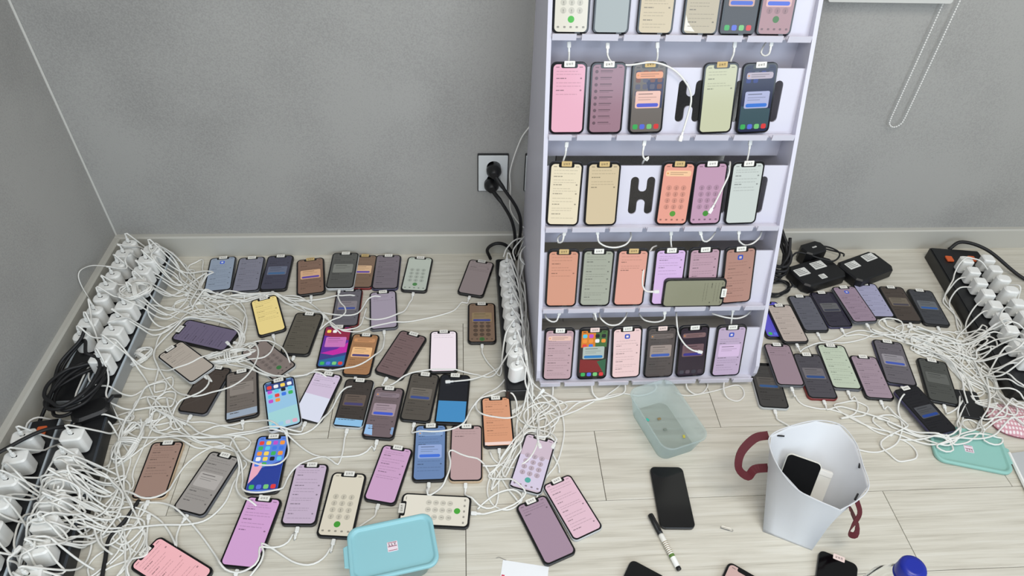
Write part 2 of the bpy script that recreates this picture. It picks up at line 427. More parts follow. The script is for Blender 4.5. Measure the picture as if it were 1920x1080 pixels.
def rack_phone(t, T, B, c, kind, tape, frame, label, short, opt=None, s=0.985):
    P = panel_frame(t); Pi = P.inverted()
    def hit(p):
        o = Pi @ CPOS; d = (Pi.to_3x3() @ ray(*p)); k = (PT_-o.z)/d.z; return o+d*k
    b = hit(B)
    if T is None: ang = 0.0
    else: a = hit(T); ang = max(-.09, min(.09, math.atan2(a.x-b.x, a.y-b.y)))
    R = Matrix.Rotation(-ang, 4, 'Z')
    M = P @ Matrix.Translation((b.x+math.sin(ang)*PL_*s/2, .0008+math.cos(ang)*PL_*s/2+abs(math.sin(ang))*PW_/2, 0.0002)) @ R
    return phone_at(M, c, kind, tape, frame, label, short, opt or {}, s, len(PHONES)*7+1)
FP, RP = floor_phone, rack_phone
# row by the back wall, left of the rack
BTN = (62, 66, 130)
FP((419,482),(407,546),(128,140,156),'icon','w',GRY,'phone with blue-grey list screen, leftmost of the row along the skirting','blue-grey phone leftmost by the skirting')
FP((473,482),(459,547),(112,113,126),'list','w',GRY,'phone with slate-grey list screen, second from left along the skirting','slate phone second along the skirting')
FP((527,479),(511,544),(60,60,74),'popup','w',BLK,'dark phone with teal-buttoned pop-up, third from left along the skirting','dark phone third along the skirting',{'pop':(92,98,116),'btn':(58,92,130)})
FP((582,485),(583,552),(116,92,78),'popup','t',BLK,'brown-screened phone with tan tape and purple button, upright near the skirting','brown tan-taped phone near the skirting',{'pop':(196,158,124),'btn':(84,66,150)})
FP((685,478),(673,540),(112,92,76),'popup','t',RED,'brown-screened red-edged phone half hidden beneath a silver-edged phone','red-edged phone half hidden by another',{'pop':(196,164,130),'btn':(84,66,150)})
FP((649,474),(636,541),(76,77,74),'popup','w',SIL,'charcoal-screened silver-edged phone lying on top of a brown-screened one','charcoal silver-edged phone on a brown one',{'pop':(116,118,112),'btn':None},zo=.0112)
FP((729,478),(721,542),(106,99,106),'list','w',VIO,'mauve-grey list-screened phone below the skirting, left of the pale dialler','mauve-grey phone by the skirting')
FP((789,482),(775,546),(166,174,164),'keypad','w',BLK,'pale sage dialler phone with green call button near the skirting','pale sage dialler phone',{'call':(70,120,70)})
FP((904,489),(881,553),(124,114,114),'lines','w',BLK,'tilted phone with grey-brown screen beside the black strip at the rack','tilted grey-brown phone beside the strip',{'vend':.35})
# second row
FP((656,542),(645,612),(92,90,97),'popup','w',RED,'grey-screened red-edged phone with blue pop-up button under a looped cable','grey red-edged phone under a loop',{'pop':(124,118,124),'btn':(58,74,140)})
FP((718,546),(720,617),(152,143,158),'lines','w',GRY,'grey-edged phone with plain lavender-grey screen left of the bare floor','lavender-grey phone by the bare floor',{'vend':.45})
FP((494,558),(511,624),(224,204,134),'lines','w',BLK,'phone with bright yellow notes screen, the only yellow one','yellow notes phone',{'vend':-.3},L=.147)
FP((581,587),(551,665),(84,80,70),'list','w',BLK,'olive-brown list-screened phone right of the yellow one','olive-brown phone right of yellow')
FP((335,617),(436,640),(98,90,112),'list','w',BLK,'phone lying sideways with dark violet list screen near the white chargers','violet sideways phone near the chargers')
FP((410,687),(358,775),(66,58,52),'lines','w',GRY,'dark brown phone partly tucked under the beige diagonal phone','dark brown phone under the beige one',{'vend':.5})
FP((320,655),(379,700),(164,156,146),'lines','w',SIL,'diagonal phone with beige screen nearest the long charger strips','beige diagonal phone',{'vend':.0},zo=.0112)
FP((472,647),(535,699),(122,111,106),'keypad','w',SIL,'diagonal brown-grey dialler phone with green button below the yellow phone','diagonal brown-grey dialler phone',{'call':(52,110,60)})
FP((636,611),(619,690),(60,62,130),'home','w',BLK,'phone with red, purple and teal wallpaper and a pink pop-up','red and purple wallpaper phone',{'rows':1,'pop':(196,116,182),'btn':None,'py':.2,'shapes':[([(-1,.98),(1,.98),(1,.3),(-1,.55)],(140,36,66)),([(-1,.55),(1,.3),(1,-.25),(.2,-.15),(-1,-.35)],(96,44,150)),([(-1,-.35),(.2,-.15),(1,.2),(1,-.3),(0,-.45)],(190,40,160)),([(-.95,-.7),(.95,-.45),(.95,-.96),(-.95,-.96)],(40,104,150))]})
FP((687,627),(667,703),(158,116,80),'popup','w',BLK,'copper-brown phone with peach pop-up beside the purple wallpaper phone','copper-brown phone',{'pop':(232,184,132),'btn':(74,66,120),'banner':(190,138,96)})
FP((777,625),(726,705),(112,92,92),'list','w',BLK,'strongly tilted mauve-brown phone left of the white-screened phone','tilted mauve-brown phone')
FP((832,620),(831,698),(236,224,232),'lines','w',BLK,'phone with bright white blank screen on the bare floor','bright white blank phone',{'vend':.62})
FP((903,568),(904,643),(112,92,76),'keypad','w',BLK,'brown dialler phone with blue pop-up button against the strip at the rack','brown dialler phone at the strip',{'call':(56,100,52),'pop':(130,112,84),'btn':(56,66,130),'ktop':-.0,'py':.25})
# third row
FP((453,694),(454,785),(106,99,93),'popup','w',BLK,'upright grey-brown phone with faint pop-up, left of the sky-blue home screen','grey-brown phone left of sky blue',{'pop':(132,125,118),'btn':None,'py':.22,'bands':[(-.98,-.72,.05,(150,164,180))]})
FP((522,711),(535,803),(150,196,226),'home','w',SIL,'phone with sky-blue home screen full of icons','sky-blue home-screen phone',{'rows':4,'shapes':[([(-.95,.97),(.97,.97),(.97,.62),(-.95,.62)],(54,72,130)),([(-.98,-.3),(.98,-.2),(.98,-.95),(-.98,-.95)],(160,210,214))],'dock':[(120,190,230),(150,200,230),(200,200,220),(220,170,190)]},zo=.0112)
FP((617,699),(573,788),(204,188,212),'lines','w',BLK,'tilted phone with lilac upper and white lower screen beside the sky-blue one','tilted lilac and white phone',{'vend':.4,'bands':[(-.98,.05,-.1,(216,220,236))]})
FP((676,711),(651,801),(62,56,52),'popup','w',SIL,'dark phone whose lower end mirrors pale blue, left of a mauve pop-up phone','dark phone with pale blue lower end',{'pop':(96,84,76),'btn':(70,66,110),'bands':[(-.98,-.70,-.04,(140,190,228))]})  # pale blue band: window reflection painted on as a glowing strip
FP((731,726),(707,822),(110,96,100),'popup','w',BLK,'mauve phone with bright blue button and pale blue lower corners','mauve phone with blue lower corners',{'pop':(160,142,152),'btn':(62,88,200),'banner':(134,120,128),'shapes':[([(-.98,-.55),(-.55,-.55),(-.4,-.96),(-.98,-.92)],(150,190,232)),([(.8,-.6),(.98,-.6),(.98,-.9),(.8,-.85)],(130,160,200))]})
FP((798,700),(777,790),(82,77,70),'popup','w',BLK,'charcoal-brown pop-up phone above the blue-tinted phone','charcoal-brown pop-up phone',{'pop':(108,102,94),'btn':(58,76,136),'py':.1})
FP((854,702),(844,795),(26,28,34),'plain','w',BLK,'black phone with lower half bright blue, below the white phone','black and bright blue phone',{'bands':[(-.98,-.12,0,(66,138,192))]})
FP((808,796),(804,902),(104,132,176),'popup','w',BLK,'blue-tinted phone with blue pop-up and teal call dot','blue-tinted phone',{'pop':(146,168,214),'btn':(66,112,214),'banner':(132,160,200),'py':.0})
FP((875,797),(873,903),(184,156,156),'lines','w',GLD,'rose-beige blank phone between the blue and the orange phones','rose-beige blank phone',{'vend':.5})
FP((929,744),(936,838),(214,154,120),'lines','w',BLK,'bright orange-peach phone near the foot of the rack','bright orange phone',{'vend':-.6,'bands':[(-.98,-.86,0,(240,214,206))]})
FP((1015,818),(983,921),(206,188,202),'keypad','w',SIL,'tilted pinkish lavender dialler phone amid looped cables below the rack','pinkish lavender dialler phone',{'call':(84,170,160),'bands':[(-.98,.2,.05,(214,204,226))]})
# fourth row
FP((315,830),(278,932),(150,124,112),'lines','w',GLD,'dusty brown gold-edged phone nearest the lower charger strip','dusty brown gold-edged phone',{'vend':-.3})
FP((424,851),(351,962),(148,144,140),'popup','w',GRY,'strongly tilted pale grey phone with faint square pop-up','tilted pale grey phone',{'pop':(172,168,164),'btn':None,'py':.05})
FP((514,816),(489,925),(92,132,220),'home','w',BLK,'phone with blue home screen, pink diagonal wallpaper and red dock icon','blue and pink home-screen phone',{'rows':5,'shapes':[([(-.98,-.3),(.98,.1),(.98,-.95),(-.98,-.95)],(40,62,150)),([(-.98,.02),(-.2,.02),(-.5,-.4),(-.98,-.72)],(232,170,190))]})
FP((586,869),(558,985),(192,174,196),'list','w',BLK,'lavender list-screened phone right of the blue home-screen phone','lavender list phone in front')
FP((656,886),(626,1008),(214,208,190),'keypad','w',BLK,'large cream dialler phone with green button beside the mint box','upright cream dialler phone',{'call':(66,150,52)})
FP((747,837),(710,942),(200,160,196),'lines','w',BLK,'orchid-pink phone tilted to the right of the cream dialler phone','orchid-pink phone',{'vend':-.2})
FP((750,953),(882,960),(224,220,206),'keypad','w',BLK,'cream dialler phone lying sideways behind the mint box','sideways cream dialler phone',{'call':(70,164,56)})
FP((497,932),(445,1065),(206,160,206),'lines','w',BLK,'vivid violet-pink phone at the bottom edge left of the mint box','vivid violet-pink phone',{'vend':.0})
FP((270,1033),(386,1106),(238,180,186),'list','w',BLK,'bright pink phone cut off by the bottom edge at left','bright pink phone at the bottom edge',L=.15)
FP((994,937),(1053,1049),(164,140,158),'lines','w',BLK,'dull plum phone lying left of the pink settings phone','dull plum phone',{'vend':.5})
FP((1043,900),(1104,1001),(226,192,206),'list','w',SIL,'pale pink settings phone with silver edge in front of the rack','pale pink settings phone')
# loose phones in front
FP((1249,875),(1272,990),(8,8,10),'off',None,BLK,'switched-off black phone between the clear tub and the marker pen','black phone by the tub')
FP((1217,1065),(1178,1155),(8,8,10),'off',None,BLK,'switched-off black phone cut off at the bottom edge below the marker pen','black phone below the marker',L=.15)
FP((1401,1071),(1368,1150),(206,176,170),'plain',None,BLK,'black phone with pinkish screen corner just showing at the bottom edge','pinkish phone at the bottom edge',L=.15)
FP((1573,1044),(1560,1160),(8,8,10),'off','p',BLK,'black phone with pink number tape below the white bag','pink-taped black phone',L=.15)
# right of the rack
FP((1435,566),(1462,632),(90,84,190),'home',None,BLK,'phone with violet screen almost hidden behind the side of the rack','violet phone behind the rack side',{'rows':0})
FP((1459,571),(1494,642),(176,164,156),'list','w',BLK,'beige list phone closest to the right side of the rack','beige phone closest to the rack',zo=.0112)
FP((1498,554),(1533,621),(88,89,98),'list','w',BLK,'slate list phone in the far row right of the rack','slate phone in the far right row')
FP((1539,547),(1578,613),(48,46,58),'popup','w',VIO,'near-black phone with grey pop-up below the black adapters','near-black phone below the adapters',{'pop':(92,92,94),'btn':(54,56,70)})
FP((1580,537),(1625,604),(142,124,140),'icon','w',GRY,'mauve phone with blue app icon overlapping a pale blue one','mauve app-icon phone in the far row',zo=.0112)
FP((1619,531),(1657,595),(150,150,176),'list','w',BLK,'pale blue-lavender list phone partly under a mauve one','pale blue-lavender phone')
FP((1669,537),(1707,603),(66,58,52),'popup','w',BLK,'dark brown pop-up phone second from right in the far row','dark brown phone second from right',{'pop':(104,96,84),'btn':(66,62,72)})
FP((1723,543),(1759,610),(58,60,64),'popup','w',BLK,'dark phone with steel-blue button, rightmost of the far row','dark phone rightmost of the far row',{'pop':(92,96,100),'btn':(40,84,150)})
FP((1428,680),(1448,748),(62,60,58),'popup',None,SIL,'dark silver-edged phone poking out from beside the rack foot','dark phone at the rack foot',{'pop':(84,80,76),'btn':(52,84,130)},L=.148)
FP((1457,648),(1483,719),(148,128,138),'lines','w',GRY,'dusty pink phone left of the red-edged phone, right of the rack','dusty pink phone right of the rack',{'vend':.4},zo=.0112)
FP((1511,663),(1545,748),(74,72,78),'popup','w',RED,'dark red-edged phone with blue button right of the rack','dark red-edged phone right of the rack',{'pop':(108,104,108),'btn':(46,76,130)})
FP((1556,646),(1590,730),(184,196,176),'list','w',GRY,'pale green list phone on the floor right of the rack','pale green phone on the floor')
FP((1617,667),(1652,748),(154,136,148),'list','w',BLK,'mauve list phone right of the pale green phone','mauve phone right of pale green')
FP((1662,638),(1692,723),(98,94,100),'popup','w',VIO,'grey phone with bright blue button above the tilted black phone','grey phone with bright blue button',{'pop':(142,138,144),'btn':(62,84,170)})
FP((1698,728),(1772,810),(22,22,26),'popup','w',VIO,'tilted black phone with dark blue button resting on the turquoise lid','tilted black phone on the lid',{'pop':(74,76,80),'btn':(34,66,140),'py':-.1},zo=.012)
FP((1746,674),(1771,756),(72,74,70),'popup','w',BLK,'dark green-grey phone right of the bright blue button phone, amid cables','dark green-grey phone amid cables',{'pop':(92,94,90),'btn':None,'py':.1})
# on the rack, top tier
RP(0,None,(1069,64),(232,230,216),'keypad','w',BLK,'ivory dialler phone, first on the top tier of the rack','first phone of the top tier',{'call':(76,190,66)})
RP(0,None,(1144,66),(166,176,176),'plain','w',BLK,'plain grey-green screened phone, second on the top tier','second phone of the top tier')
RP(0,None,(1226,68),(212,198,166),'list','w',BLK,'cream list phone, third on the top tier','third phone of the top tier')
RP(0,None,(1310,67),(192,182,156),'list','w',BLK,'beige list phone with pale mirrored corner, fourth on the top tier','fourth phone of the top tier',{'shapes':[([(-.97,-.5),(-.8,-.7),(-.3,-.96),(-.97,-.93)],(240,238,228))]})  # pale corner shape is a painted reflection, not part of the display
RP(0,None,(1380,70),(66,66,68),'home','w',BLK,'dark home-screen phone with pop-up, fifth on the top tier','fifth phone of the top tier',{'rows':1,'pop':(206,168,156),'btn':(64,100,210),'py':.0,'icons':[(60,60,70),(40,40,50)]})
RP(0,None,(1448,71),(176,138,144),'keypad','w',BLK,'dusky rose dialler phone with pop-up, last on the top tier','last phone of the top tier',{'call':(66,120,56),'pop':(226,186,184),'btn':(70,104,220),'py':.0,'ktop':.28})
# second tier
RP(1,(1068,122),(1062,250),(240,184,204),'lines','w',BLK,'bright pink phone, first on the second tier of the rack','bright pink rack phone',{'vend':.1})
RP(1,(1142,122),(1133,250),(160,126,140),'contacts','w',BLK,'mauve contacts-list phone, second on the second tier','mauve contacts phone')
RP(1,(1219,124),(1209,251),(112,106,100),'home','t',BLK,'home-screen phone with peach pop-up and tan tape on the second tier','peach pop-up rack phone',{'rows':5,'banner':(236,166,128),'pop':(240,198,184),'btn':(84,96,210),'py':-.02,'shapes':[([(-.2,.55),(.95,.6),(.95,-.3),(.2,-.1)],(52,60,96))],'icons':[(60,70,100),(120,80,70),(90,90,110)]})
RP(1,(1354,121),(1339,250),(204,208,176),'lines','t',BLK,'pale lime phone with tan tape on the second tier','pale lime rack phone',{'vend':.3})
RP(1,(1427,123),(1409,254),(34,40,72),'home','w',BLK,'navy home-screen phone with pale blue pop-up, last on the second tier','navy pop-up rack phone',{'rows':2,'banner':(186,176,190),'pop':(178,184,220),'btn':(56,120,216),'py':-.02,'icons':[(40,60,130),(70,80,100),(50,50,90)],'shapes':[([(-.97,-.2),(.97,-.3),(.97,-.9),(-.97,-.9)],(58,84,92))]})
# third tier
RP(2,(1063,302),(1054,418),(236,226,198),'list','t',BLK,'ivory settings phone with tan tape, first on the third tier','ivory rack phone')
RP(2,(1134,302),(1125,418),(216,200,166),'lines','t',BLK,'sand-coloured blank phone with tan tape left of the open H cut-out','sand rack phone',{'vend':.25})
RP(2,(1275,304),(1258,418),(236,166,148),'keypad','t',BLK,'salmon dialler phone with tan tape right of the open H cut-out','salmon dialler rack phone',{'call':(92,158,62),'banner':(250,208,166)})
RP(2,(1336,305),(1320,418),(196,158,184),'keypad','w',BLK,'orchid dialler phone with a loose cable across it on the third tier','orchid dialler rack phone',{'call':(72,146,60)})
RP(2,(1405,302),(1387,418),(206,216,212),'lines','w',BLK,'pale mint phone, last on the third tier','pale mint rack phone',{'vend':.1})
# fourth tier
RP(3,(1058,464),(1051,571),(214,156,132),'lines','t',BLK,'terracotta phone with tan tape, first on the fourth tier','terracotta rack phone',{'vend':.1})
RP(3,(1124,463),(1114,570),(166,172,158),'list','w',BLK,'sage-grey settings phone, second on the fourth tier','sage-grey rack phone')
RP(3,(1189,465),(1177,571),(224,164,148),'lines','t',BLK,'coral phone with tan tape, third on the fourth tier','coral rack phone',{'vend':.2})
RP(3,(1260,465),(1247,571),(216,186,232),'lines','w',BLK,'bright lilac phone partly behind the sideways phone on the fourth tier','bright lilac rack phone',{'vend':.1})
RP(3,(1323,466),(1311,571),(188,156,172),'list','w',BLK,'mauve-pink phone mostly behind the sideways phone on the fourth tier','mauve-pink rack phone')
RP(3,(1390,464),(1378,570),(176,136,124),'icon','w',BLK,'cocoa-brown phone with blue icon, last on the fourth tier','cocoa-brown rack phone')
# fifth tier
RP(4,(1051,613),(1044,713),(192,164,172),'list','w',BLK,'greyish pink settings phone, first on the lowest tier','greyish pink rack phone',{'banner':(232,196,184)})
RP(4,(1116,611),(1109,711),(44,40,36),'home','p',BLK,'colourful home-screen phone with green, orange and red wallpaper on the lowest tier','colourful rack phone',{'rows':3,'pop':(176,190,184),'btn':(40,124,190),'shapes':[([(-.95,.97),(.1,.97),(.1,.3),(-.95,.3)],(214,128,40)),([(.1,.97),(.95,.97),(.95,.3),(.1,.3)],(70,110,60)),([(-.97,-.2),(.5,-.25),(.9,-.75),(-.97,-.75)],(128,36,36)),([(.3,-.3),(.97,-.2),(.97,-.9)],(50,100,70))]})
RP(4,(1177,613),(1172,711),(236,206,206),'icon','w',BLK,'pale pink phone with blue icon, third on the lowest tier','pale pink rack phone')
RP(4,(1243,611),(1233,710),(84,78,76),'popup','p',BLK,'dark grey pop-up phone, fourth on the lowest tier','dark grey rack phone',{'pop':(156,144,138),'btn':(64,96,180),'banner':(112,104,100)})
RP(4,(1303,613),(1293,709),(52,44,54),'home','w',BLK,'dark plum home-screen phone with cable plug across it on the lowest tier','dark plum rack phone',{'rows':0,'pop':(116,92,98),'btn':(62,58,140),'banner':(128,102,104),'dock':[(70,70,80),(90,80,90),(60,60,70),(70,60,70)]})
RP(4,(1374,612),(1358,709),(186,168,196),'icon','w',BLK,'lavender phone with blue icon and pink pop-up, last on the lowest tier','lavender rack phone',{'pop':(212,188,222),'btn':None,'py':.05})
# sideways phone leaning in front of the fourth tier
def sideways():
    P = panel_frame(3, 0.0115); Pi = P.inverted()
    o = Pi @ CPOS; d = Pi.to_3x3() @ ray(1302, 547); h = o+d*((PT_-o.z)/d.z)
    M = P @ Matrix.Translation((h.x, PW_/2+.001, 0)) @ Matrix.Rotation(-PI/2, 4, 'Z')
    phone_at(M, (142, 144, 122), 'lines', 'w', BLK, 'olive-grey phone lying sideways in front of the fourth tier', 'sideways rack phone', {'vend': .3}, 1.0, 999)
sideways()

# ---------------------------------------------------------------- power strips and chargers
ORD = ['first', 'second', 'third', 'fourth', 'fifth', 'sixth', 'seventh', 'eighth', 'ninth', 'tenth', 'eleventh']
SOCK = MB(); SOCK.lathe([(0.0185, 0.0), (0.0185, 0.0012), (0.0165, 0.0012), (0.016, -0.006)], 20); SOCKM = SOCK.mesh('socket', [mat((30, 30, 33), 0.4)])
PLATE = mat((22, 23, 26), 0.4, name='strip_top')
STRIPS = []
def power_strip(label, near, far, w, h, rail, side, sockets, switch=None, name='power_strip'):
    a, b = Vector((*near, 0)), Vector((*far, 0)); d = (b-a); L = d.length; u = d.normalized(); x = Vector((u.y, -u.x, 0))
    root = thing(name, label, 'power strip', M=frame_matrix(a, x, u, Vector((0, 0, 1))))
    q = MB(); q.prism(rrect(w, L, 0.006, 3, 0, L/2), 0, h-.003, bev=.0015); q.build('casing', side, root)
    q = MB(); q.prism(rrect(w-.008, L-.006, 0.004, 3, 0, L/2), h-.003, h-.0012); q.build('top_plate', PLATE, root)
    if rail:
        for s in (-1, 1):
            q = MB(); q.box(s*(w/2-.0022)-.0021, s*(w/2-.0022)+.0021, .004, L-.004, h-.003, h); q.build('edge_rail', rail, root)
    for (sx, sy) in sockets:
        o = link('socket', SOCKM, root); o.location = (sx, sy, h-.0012)
    if switch:
        for (sx, sy) in switch:
            q = MB(); q.prism(rrect(.020, .024, .003, 3, sx, sy), h-.0012, h+.004, bev=.001); q.build('switch', mat((226, 104, 52), 0.35, name='orange_switch'), root)
    STRIPS.append((a, u, x, L, w, h)); return root
def lrow(strip, pts):                                # world points -> strip-local socket places
    a, b = Vector((*strip[0], 0)), Vector((*strip[1], 0)); u = (b-a).normalized(); x = Vector((u.y, -u.x, 0))
    return [((Vector((*p, 0))-a).dot(x), (Vector((*p, 0))-a).dot(u)) for p in pts]
CH = {}
def charger_mesh(kind):
    if kind not in CH:
        q = MB()
        if kind == 'cube': q.prism(rrect(.046, .0325, .008, 5), 0, .050, bev=.003)
        elif kind == 'oval': q.prism(rrect(.043, .0335, .0145, 6), 0, .050, bev=.004, scale1=.9)
        elif kind == 'small': q.prism(rrect(.033, .031, .006, 5), 0, .045, bev=.003)
        b = q.mesh('body', [WHITE])
        for p in b.polygons: p.use_smooth = False
        h = {'cube': .050, 'oval': .050, 'small': .045}[kind]
        q = MB(); q.prism(rrect(.0105, .0048, .0022, 4), h-.0005, h+.0003); p_ = q.mesh('port', [mat((28, 28, 30), .5)])
        CH[kind] = (b, p_, h)
    return CH[kind]
CHARGERS = {}; CHTOP = []
def charger(key, x, y, base, rz, kind, label, group, exit_='top', tilt=0.0):
    b, p, h = charger_mesh(kind)
    M = Matrix.Translation((x, y, base+.0004)) @ Matrix.Rotation(rz, 4, 'Z') @ Matrix.Rotation(tilt, 4, 'X')
    root = thing('charger', label, 'charger', M=M, group=group)
    link('body', b, root)
    o = link('port', p, root)
    if exit_ == 'front':
        o.location = (0, -.0143 if kind == 'cube' else -.0148, 0.016); o.rotation_euler = (PI/2, 0, 0); o.location.y += h; 
        start = M @ Vector((0, -.0146, .016)); d = (M.to_3x3() @ Vector((0, -1, 0)))
    else:
        start = M @ Vector((0, 0, h)); d = (M.to_3x3() @ Vector((0, 0, 1)))
    CHARGERS[key] = (start, d); CHTOP.append((x, y, base+h))
    return root
def line(p0, p1, n): return [(p0[0]+(p1[0]-p0[0])*i/(n-1), p0[1]+(p1[1]-p0[1])*i/(n-1)) for i in range(n)]
rc = random.Random(5)
# two aluminium-edged strips along the left wall
A_ = line((-.952, 1.556), (-.941, 1.197), 9); B_ = line((-.881, 1.528), (-.870, 1.122), 10)
s = ((-.938, 1.035), (-.952, 1.588)); power_strip('black strip with pale edges closest to the left wall, full of chargers', *s, .062, .042, ALU, mat((120, 124, 128), .4), lrow(s, A_))
s = ((-.868, 1.020), (-.880, 1.575)); power_strip('black strip with pale edges between the wall-side strip and the phones', *s, .062, .042, ALU, mat((150, 152, 152), .4), lrow(s, B_))
for i, (x, y) in enumerate(A_): charger(('A', i), x, y, .042, rc.uniform(-.12, .12), 'oval' if i % 3 != 1 else 'cube', 'white charger nearest the left wall, %s from the room corner' % ORD[i], 'chargers on the wall-side strip')
for i, (x, y) in enumerate(B_): charger(('B', i), x, y, .042, rc.uniform(-.1, .1), 'cube', 'white charger on the strip beside the phones, %s from the back wall' % ORD[i], 'chargers on the strip beside the phones')
# two strips lower left
C_ = line((-.945, .905), (-.905, .640), 6); D_ = line((-.846, .905), (-.800, .600), 7)
s = ((-.888, .52), (-.952, .985)); power_strip('pale-edged black strip at the left picture edge, in the foreground', *s, .064, .042, ALU, mat((112, 116, 122), .4), lrow(s, C_), switch=[(0.0, .435)])
s = ((-.786, .50), (-.858, .985)); power_strip('dark-edged strip in the left foreground, right of the pale-edged one', *s, .075, .042, mat((52, 58, 66), .35), mat((24, 25, 28), .45), lrow(s, D_))
for i, (x, y) in enumerate(C_): charger(('C', i), x, y, .042, .14+rc.uniform(-.1, .1), 'cube', 'white charger on the foreground strip at the left edge, %s from the back' % ORD[i], 'chargers at the left edge')
for i, (x, y) in enumerate(D_): charger(('D', i), x, y, .042, .14+rc.uniform(-.08, .08), 'cube', 'white charger on the dark foreground strip, %s from the back' % ORD[i], 'chargers on the dark foreground strip')
# strip along the rack
M_ = line((.111, 1.452), (.117, 1.073), 10)
s = ((.117, 1.035), (.111, 1.528)); power_strip('narrow black strip standing against the left side of the rack', *s, .056, .042, None, mat((34, 35, 38), .4), lrow(s, M_))
for i, (x, y) in enumerate(M_): charger(('M', i), x, y, .042, .42+rc.uniform(-.08, .08), 'oval', 'white charger beside the rack, %s from the back wall' % ORD[i], 'chargers on the strip beside the rack')
# double strip at the right edge
RL_ = line((1.470, 1.449), (1.419, 1.072), 9); RR_ = line((1.540, 1.455), (1.489, 1.078), 9)
s = ((1.432, .990), (1.508, 1.552)); power_strip('wide black double-row strip with orange switches at the right edge', *s, .150, .040, None, mat((16, 16, 18), .4), lrow(s, RL_)+lrow(s, RR_), switch=[(-.036, .512), (.034, .520)])
for i, (x, y) in enumerate(RL_): charger(('RL', i), x, y, .040, -.12+rc.uniform(-.06, .06), 'small', 'white charger in the near row of the right strip, %s from the back wall' % ORD[i], 'chargers on the right strip', 'front')
for i, (x, y) in enumerate(RR_): charger(('RR', i), x, y, .040, -.12+rc.uniform(-.06, .06), 'small' if i % 4 < 2 else 'oval', 'white charger in the outer row of the right strip, %s from the back wall' % ORD[i], 'chargers on the right strip', 'front')

# ---------------------------------------------------------------- things on the walls
PLW = mat((226, 230, 230), 0.25, name='outlet_plate')
def outlet(x0, x1, lab):
    root = thing('wall_outlet', lab, 'outlet', ((x0+x1)/2, WALL_Y, .2815)); w = x1-x0
    M = Matrix.Rotation(PI/2, 4, 'X')
    q = MB(); q.prism(rrect(w, .121, .002, 2), 0, .006, M=M); q.build('rim', mat((40, 42, 44), .4), root)
    q = MB(); q.prism(rrect(w-.005, .116, .002, 2), .006, .009, bev=.001, M=M); q.build('plate', PLW, root)
    for dz in (.022, -.020):
        q = MB(); q.lathe([(.0215, .009), (.0215, .0098), (.0195, .0098), (.019, .003)], 24, M=Matrix.Translation((.002, 0, dz)) @ M); q.build('socket', PLW, root)
outlet(.032, .118, 'white double wall outlet left of the rack with two black plugs')
outlet(.163, .249, 'white wall outlet half hidden behind the rack')
def wall_plug(x, z, path, lab):
    root = thing('power_cable', lab, 'power cable', (x, WALL_Y-.0102, z))
    M = Matrix.Rotation(PI/2, 4, 'X')
    q = MB(); q.lathe([(.0205, .0), (.0205, .014), (.015, .024), (.010, .034)], 20, M=M); q.build('plug', BLACK, root, smooth=True)
    pts = [Vector((0, -.018, 0)), Vector((.008, -.034, -.010))] + [Vector(p)-root.location for p in path]
    q = MB(); q.tube(spline(pts, .008), [.0062 if i < 6 else .0048 for i in range(len(spline(pts, .008)))], 8); q.build('cord', BLACKC, root, smooth=True)
wall_plug(.077, .297, [(.105, 1.560, .262), (.142, 1.555, .200), (.156, 1.565, .13), (.150, 1.570, .008)], 'upper black plug and thick cord in the wall outlet')
wall_plug(.071, .250, [(.098, 1.550, .225), (.128, 1.545, .165), (.140, 1.550, .09), (.132, 1.555, .008)], 'lower black plug and thick cord in the wall outlet')
# blind and its chain
root = thing('roller_blind', 'pale roller blind whose bottom rail shows at the top edge', 'blind', (1.01, WALL_Y, .768))
q = MB(); q.prism(rrect(.306, .022, .006, 4), -.012, .012, M=Matrix.Translation((0, -.016, .011)) @ Matrix.Rotation(PI/2, 4, 'X')); q.build('bottom_rail', mat((205, 205, 200), .4), root)
q = MB(); q.box(-.15, .15, -.0175, -.0155, .02, .8); q.build('fabric', mat((214, 213, 206), .8), root)
chain = thing('bead_chain', 'white beaded blind chain hanging in a loop on the back wall', 'chain', (1.172, WALL_Y, .43))
xs = .0195; loop = [Vector((-xs, -.012, .9)), Vector((-xs, -.012, .03))] + [Vector((-xs*math.cos(a), -.012, .022-.022*math.sin(a))) for a in [PI*i/8 for i in range(1, 8)]] + [Vector((xs, -.012, .03)), Vector((xs, -.012, .9))]
q = MB(); q.tube(loop, .0006, 5); q.build('cord', mat((226, 226, 222), .5), chain)
q = MB(); dist = 0.0; step = .0062
for i in range(len(loop)-1):
    a, b = loop[i], loop[i+1]; L = (b-a).length; t = -dist % step
    while t < L:
        p = a+(b-a)*(t/L); q.lathe([(.0008, -.0021), (.0021, -.0009), (.0021, .0009), (.0008, .0021)], 6, M=Matrix.Translation(p)); t += step
    dist += L
q.build('beads', mat((234, 234, 230), .35), chain, kind='stuff')

# ---------------------------------------------------------------- black adapters by the back wall
LABELW = mat((226, 226, 220), .6, name='white_label')
def adapter(loc, rz, w, l, h, labs, lab):
    root = thing('power_adapter', lab, 'adapter', loc, rz)
    q = MB(); q.prism([(-w/2+.012, -l/2), (w/2-.012, -l/2), (w/2, -l/2+.014), (w/2, l/2-.014), (w/2-.012, l/2), (-w/2+.012, l/2), (-w/2, l/2-.014), (-w/2, -l/2+.014)], 0, h, bev=.004); q.build('housing', BLACK, root)
    for (x, y, a, b) in labs:
        q = MB(); q.prism(rrect(a, b, .001, 1, x, y), h, h+.0006); s = q.build('sticker', LABELW, root)
        q = MB()
        for i in range(4): q.poly([(x-a*.4, y+b*(.3-.2*i)), (x+a*(.1+.08*i), y+b*(.3-.2*i)), (x+a*(.1+.08*i), y+b*(.3-.2*i)+b*.07), (x-a*.4, y+b*(.3-.2*i)+b*.07)], h+.0009)
        q.build('print', mat((120, 120, 118), .7), s, kind='stuff')
    return root
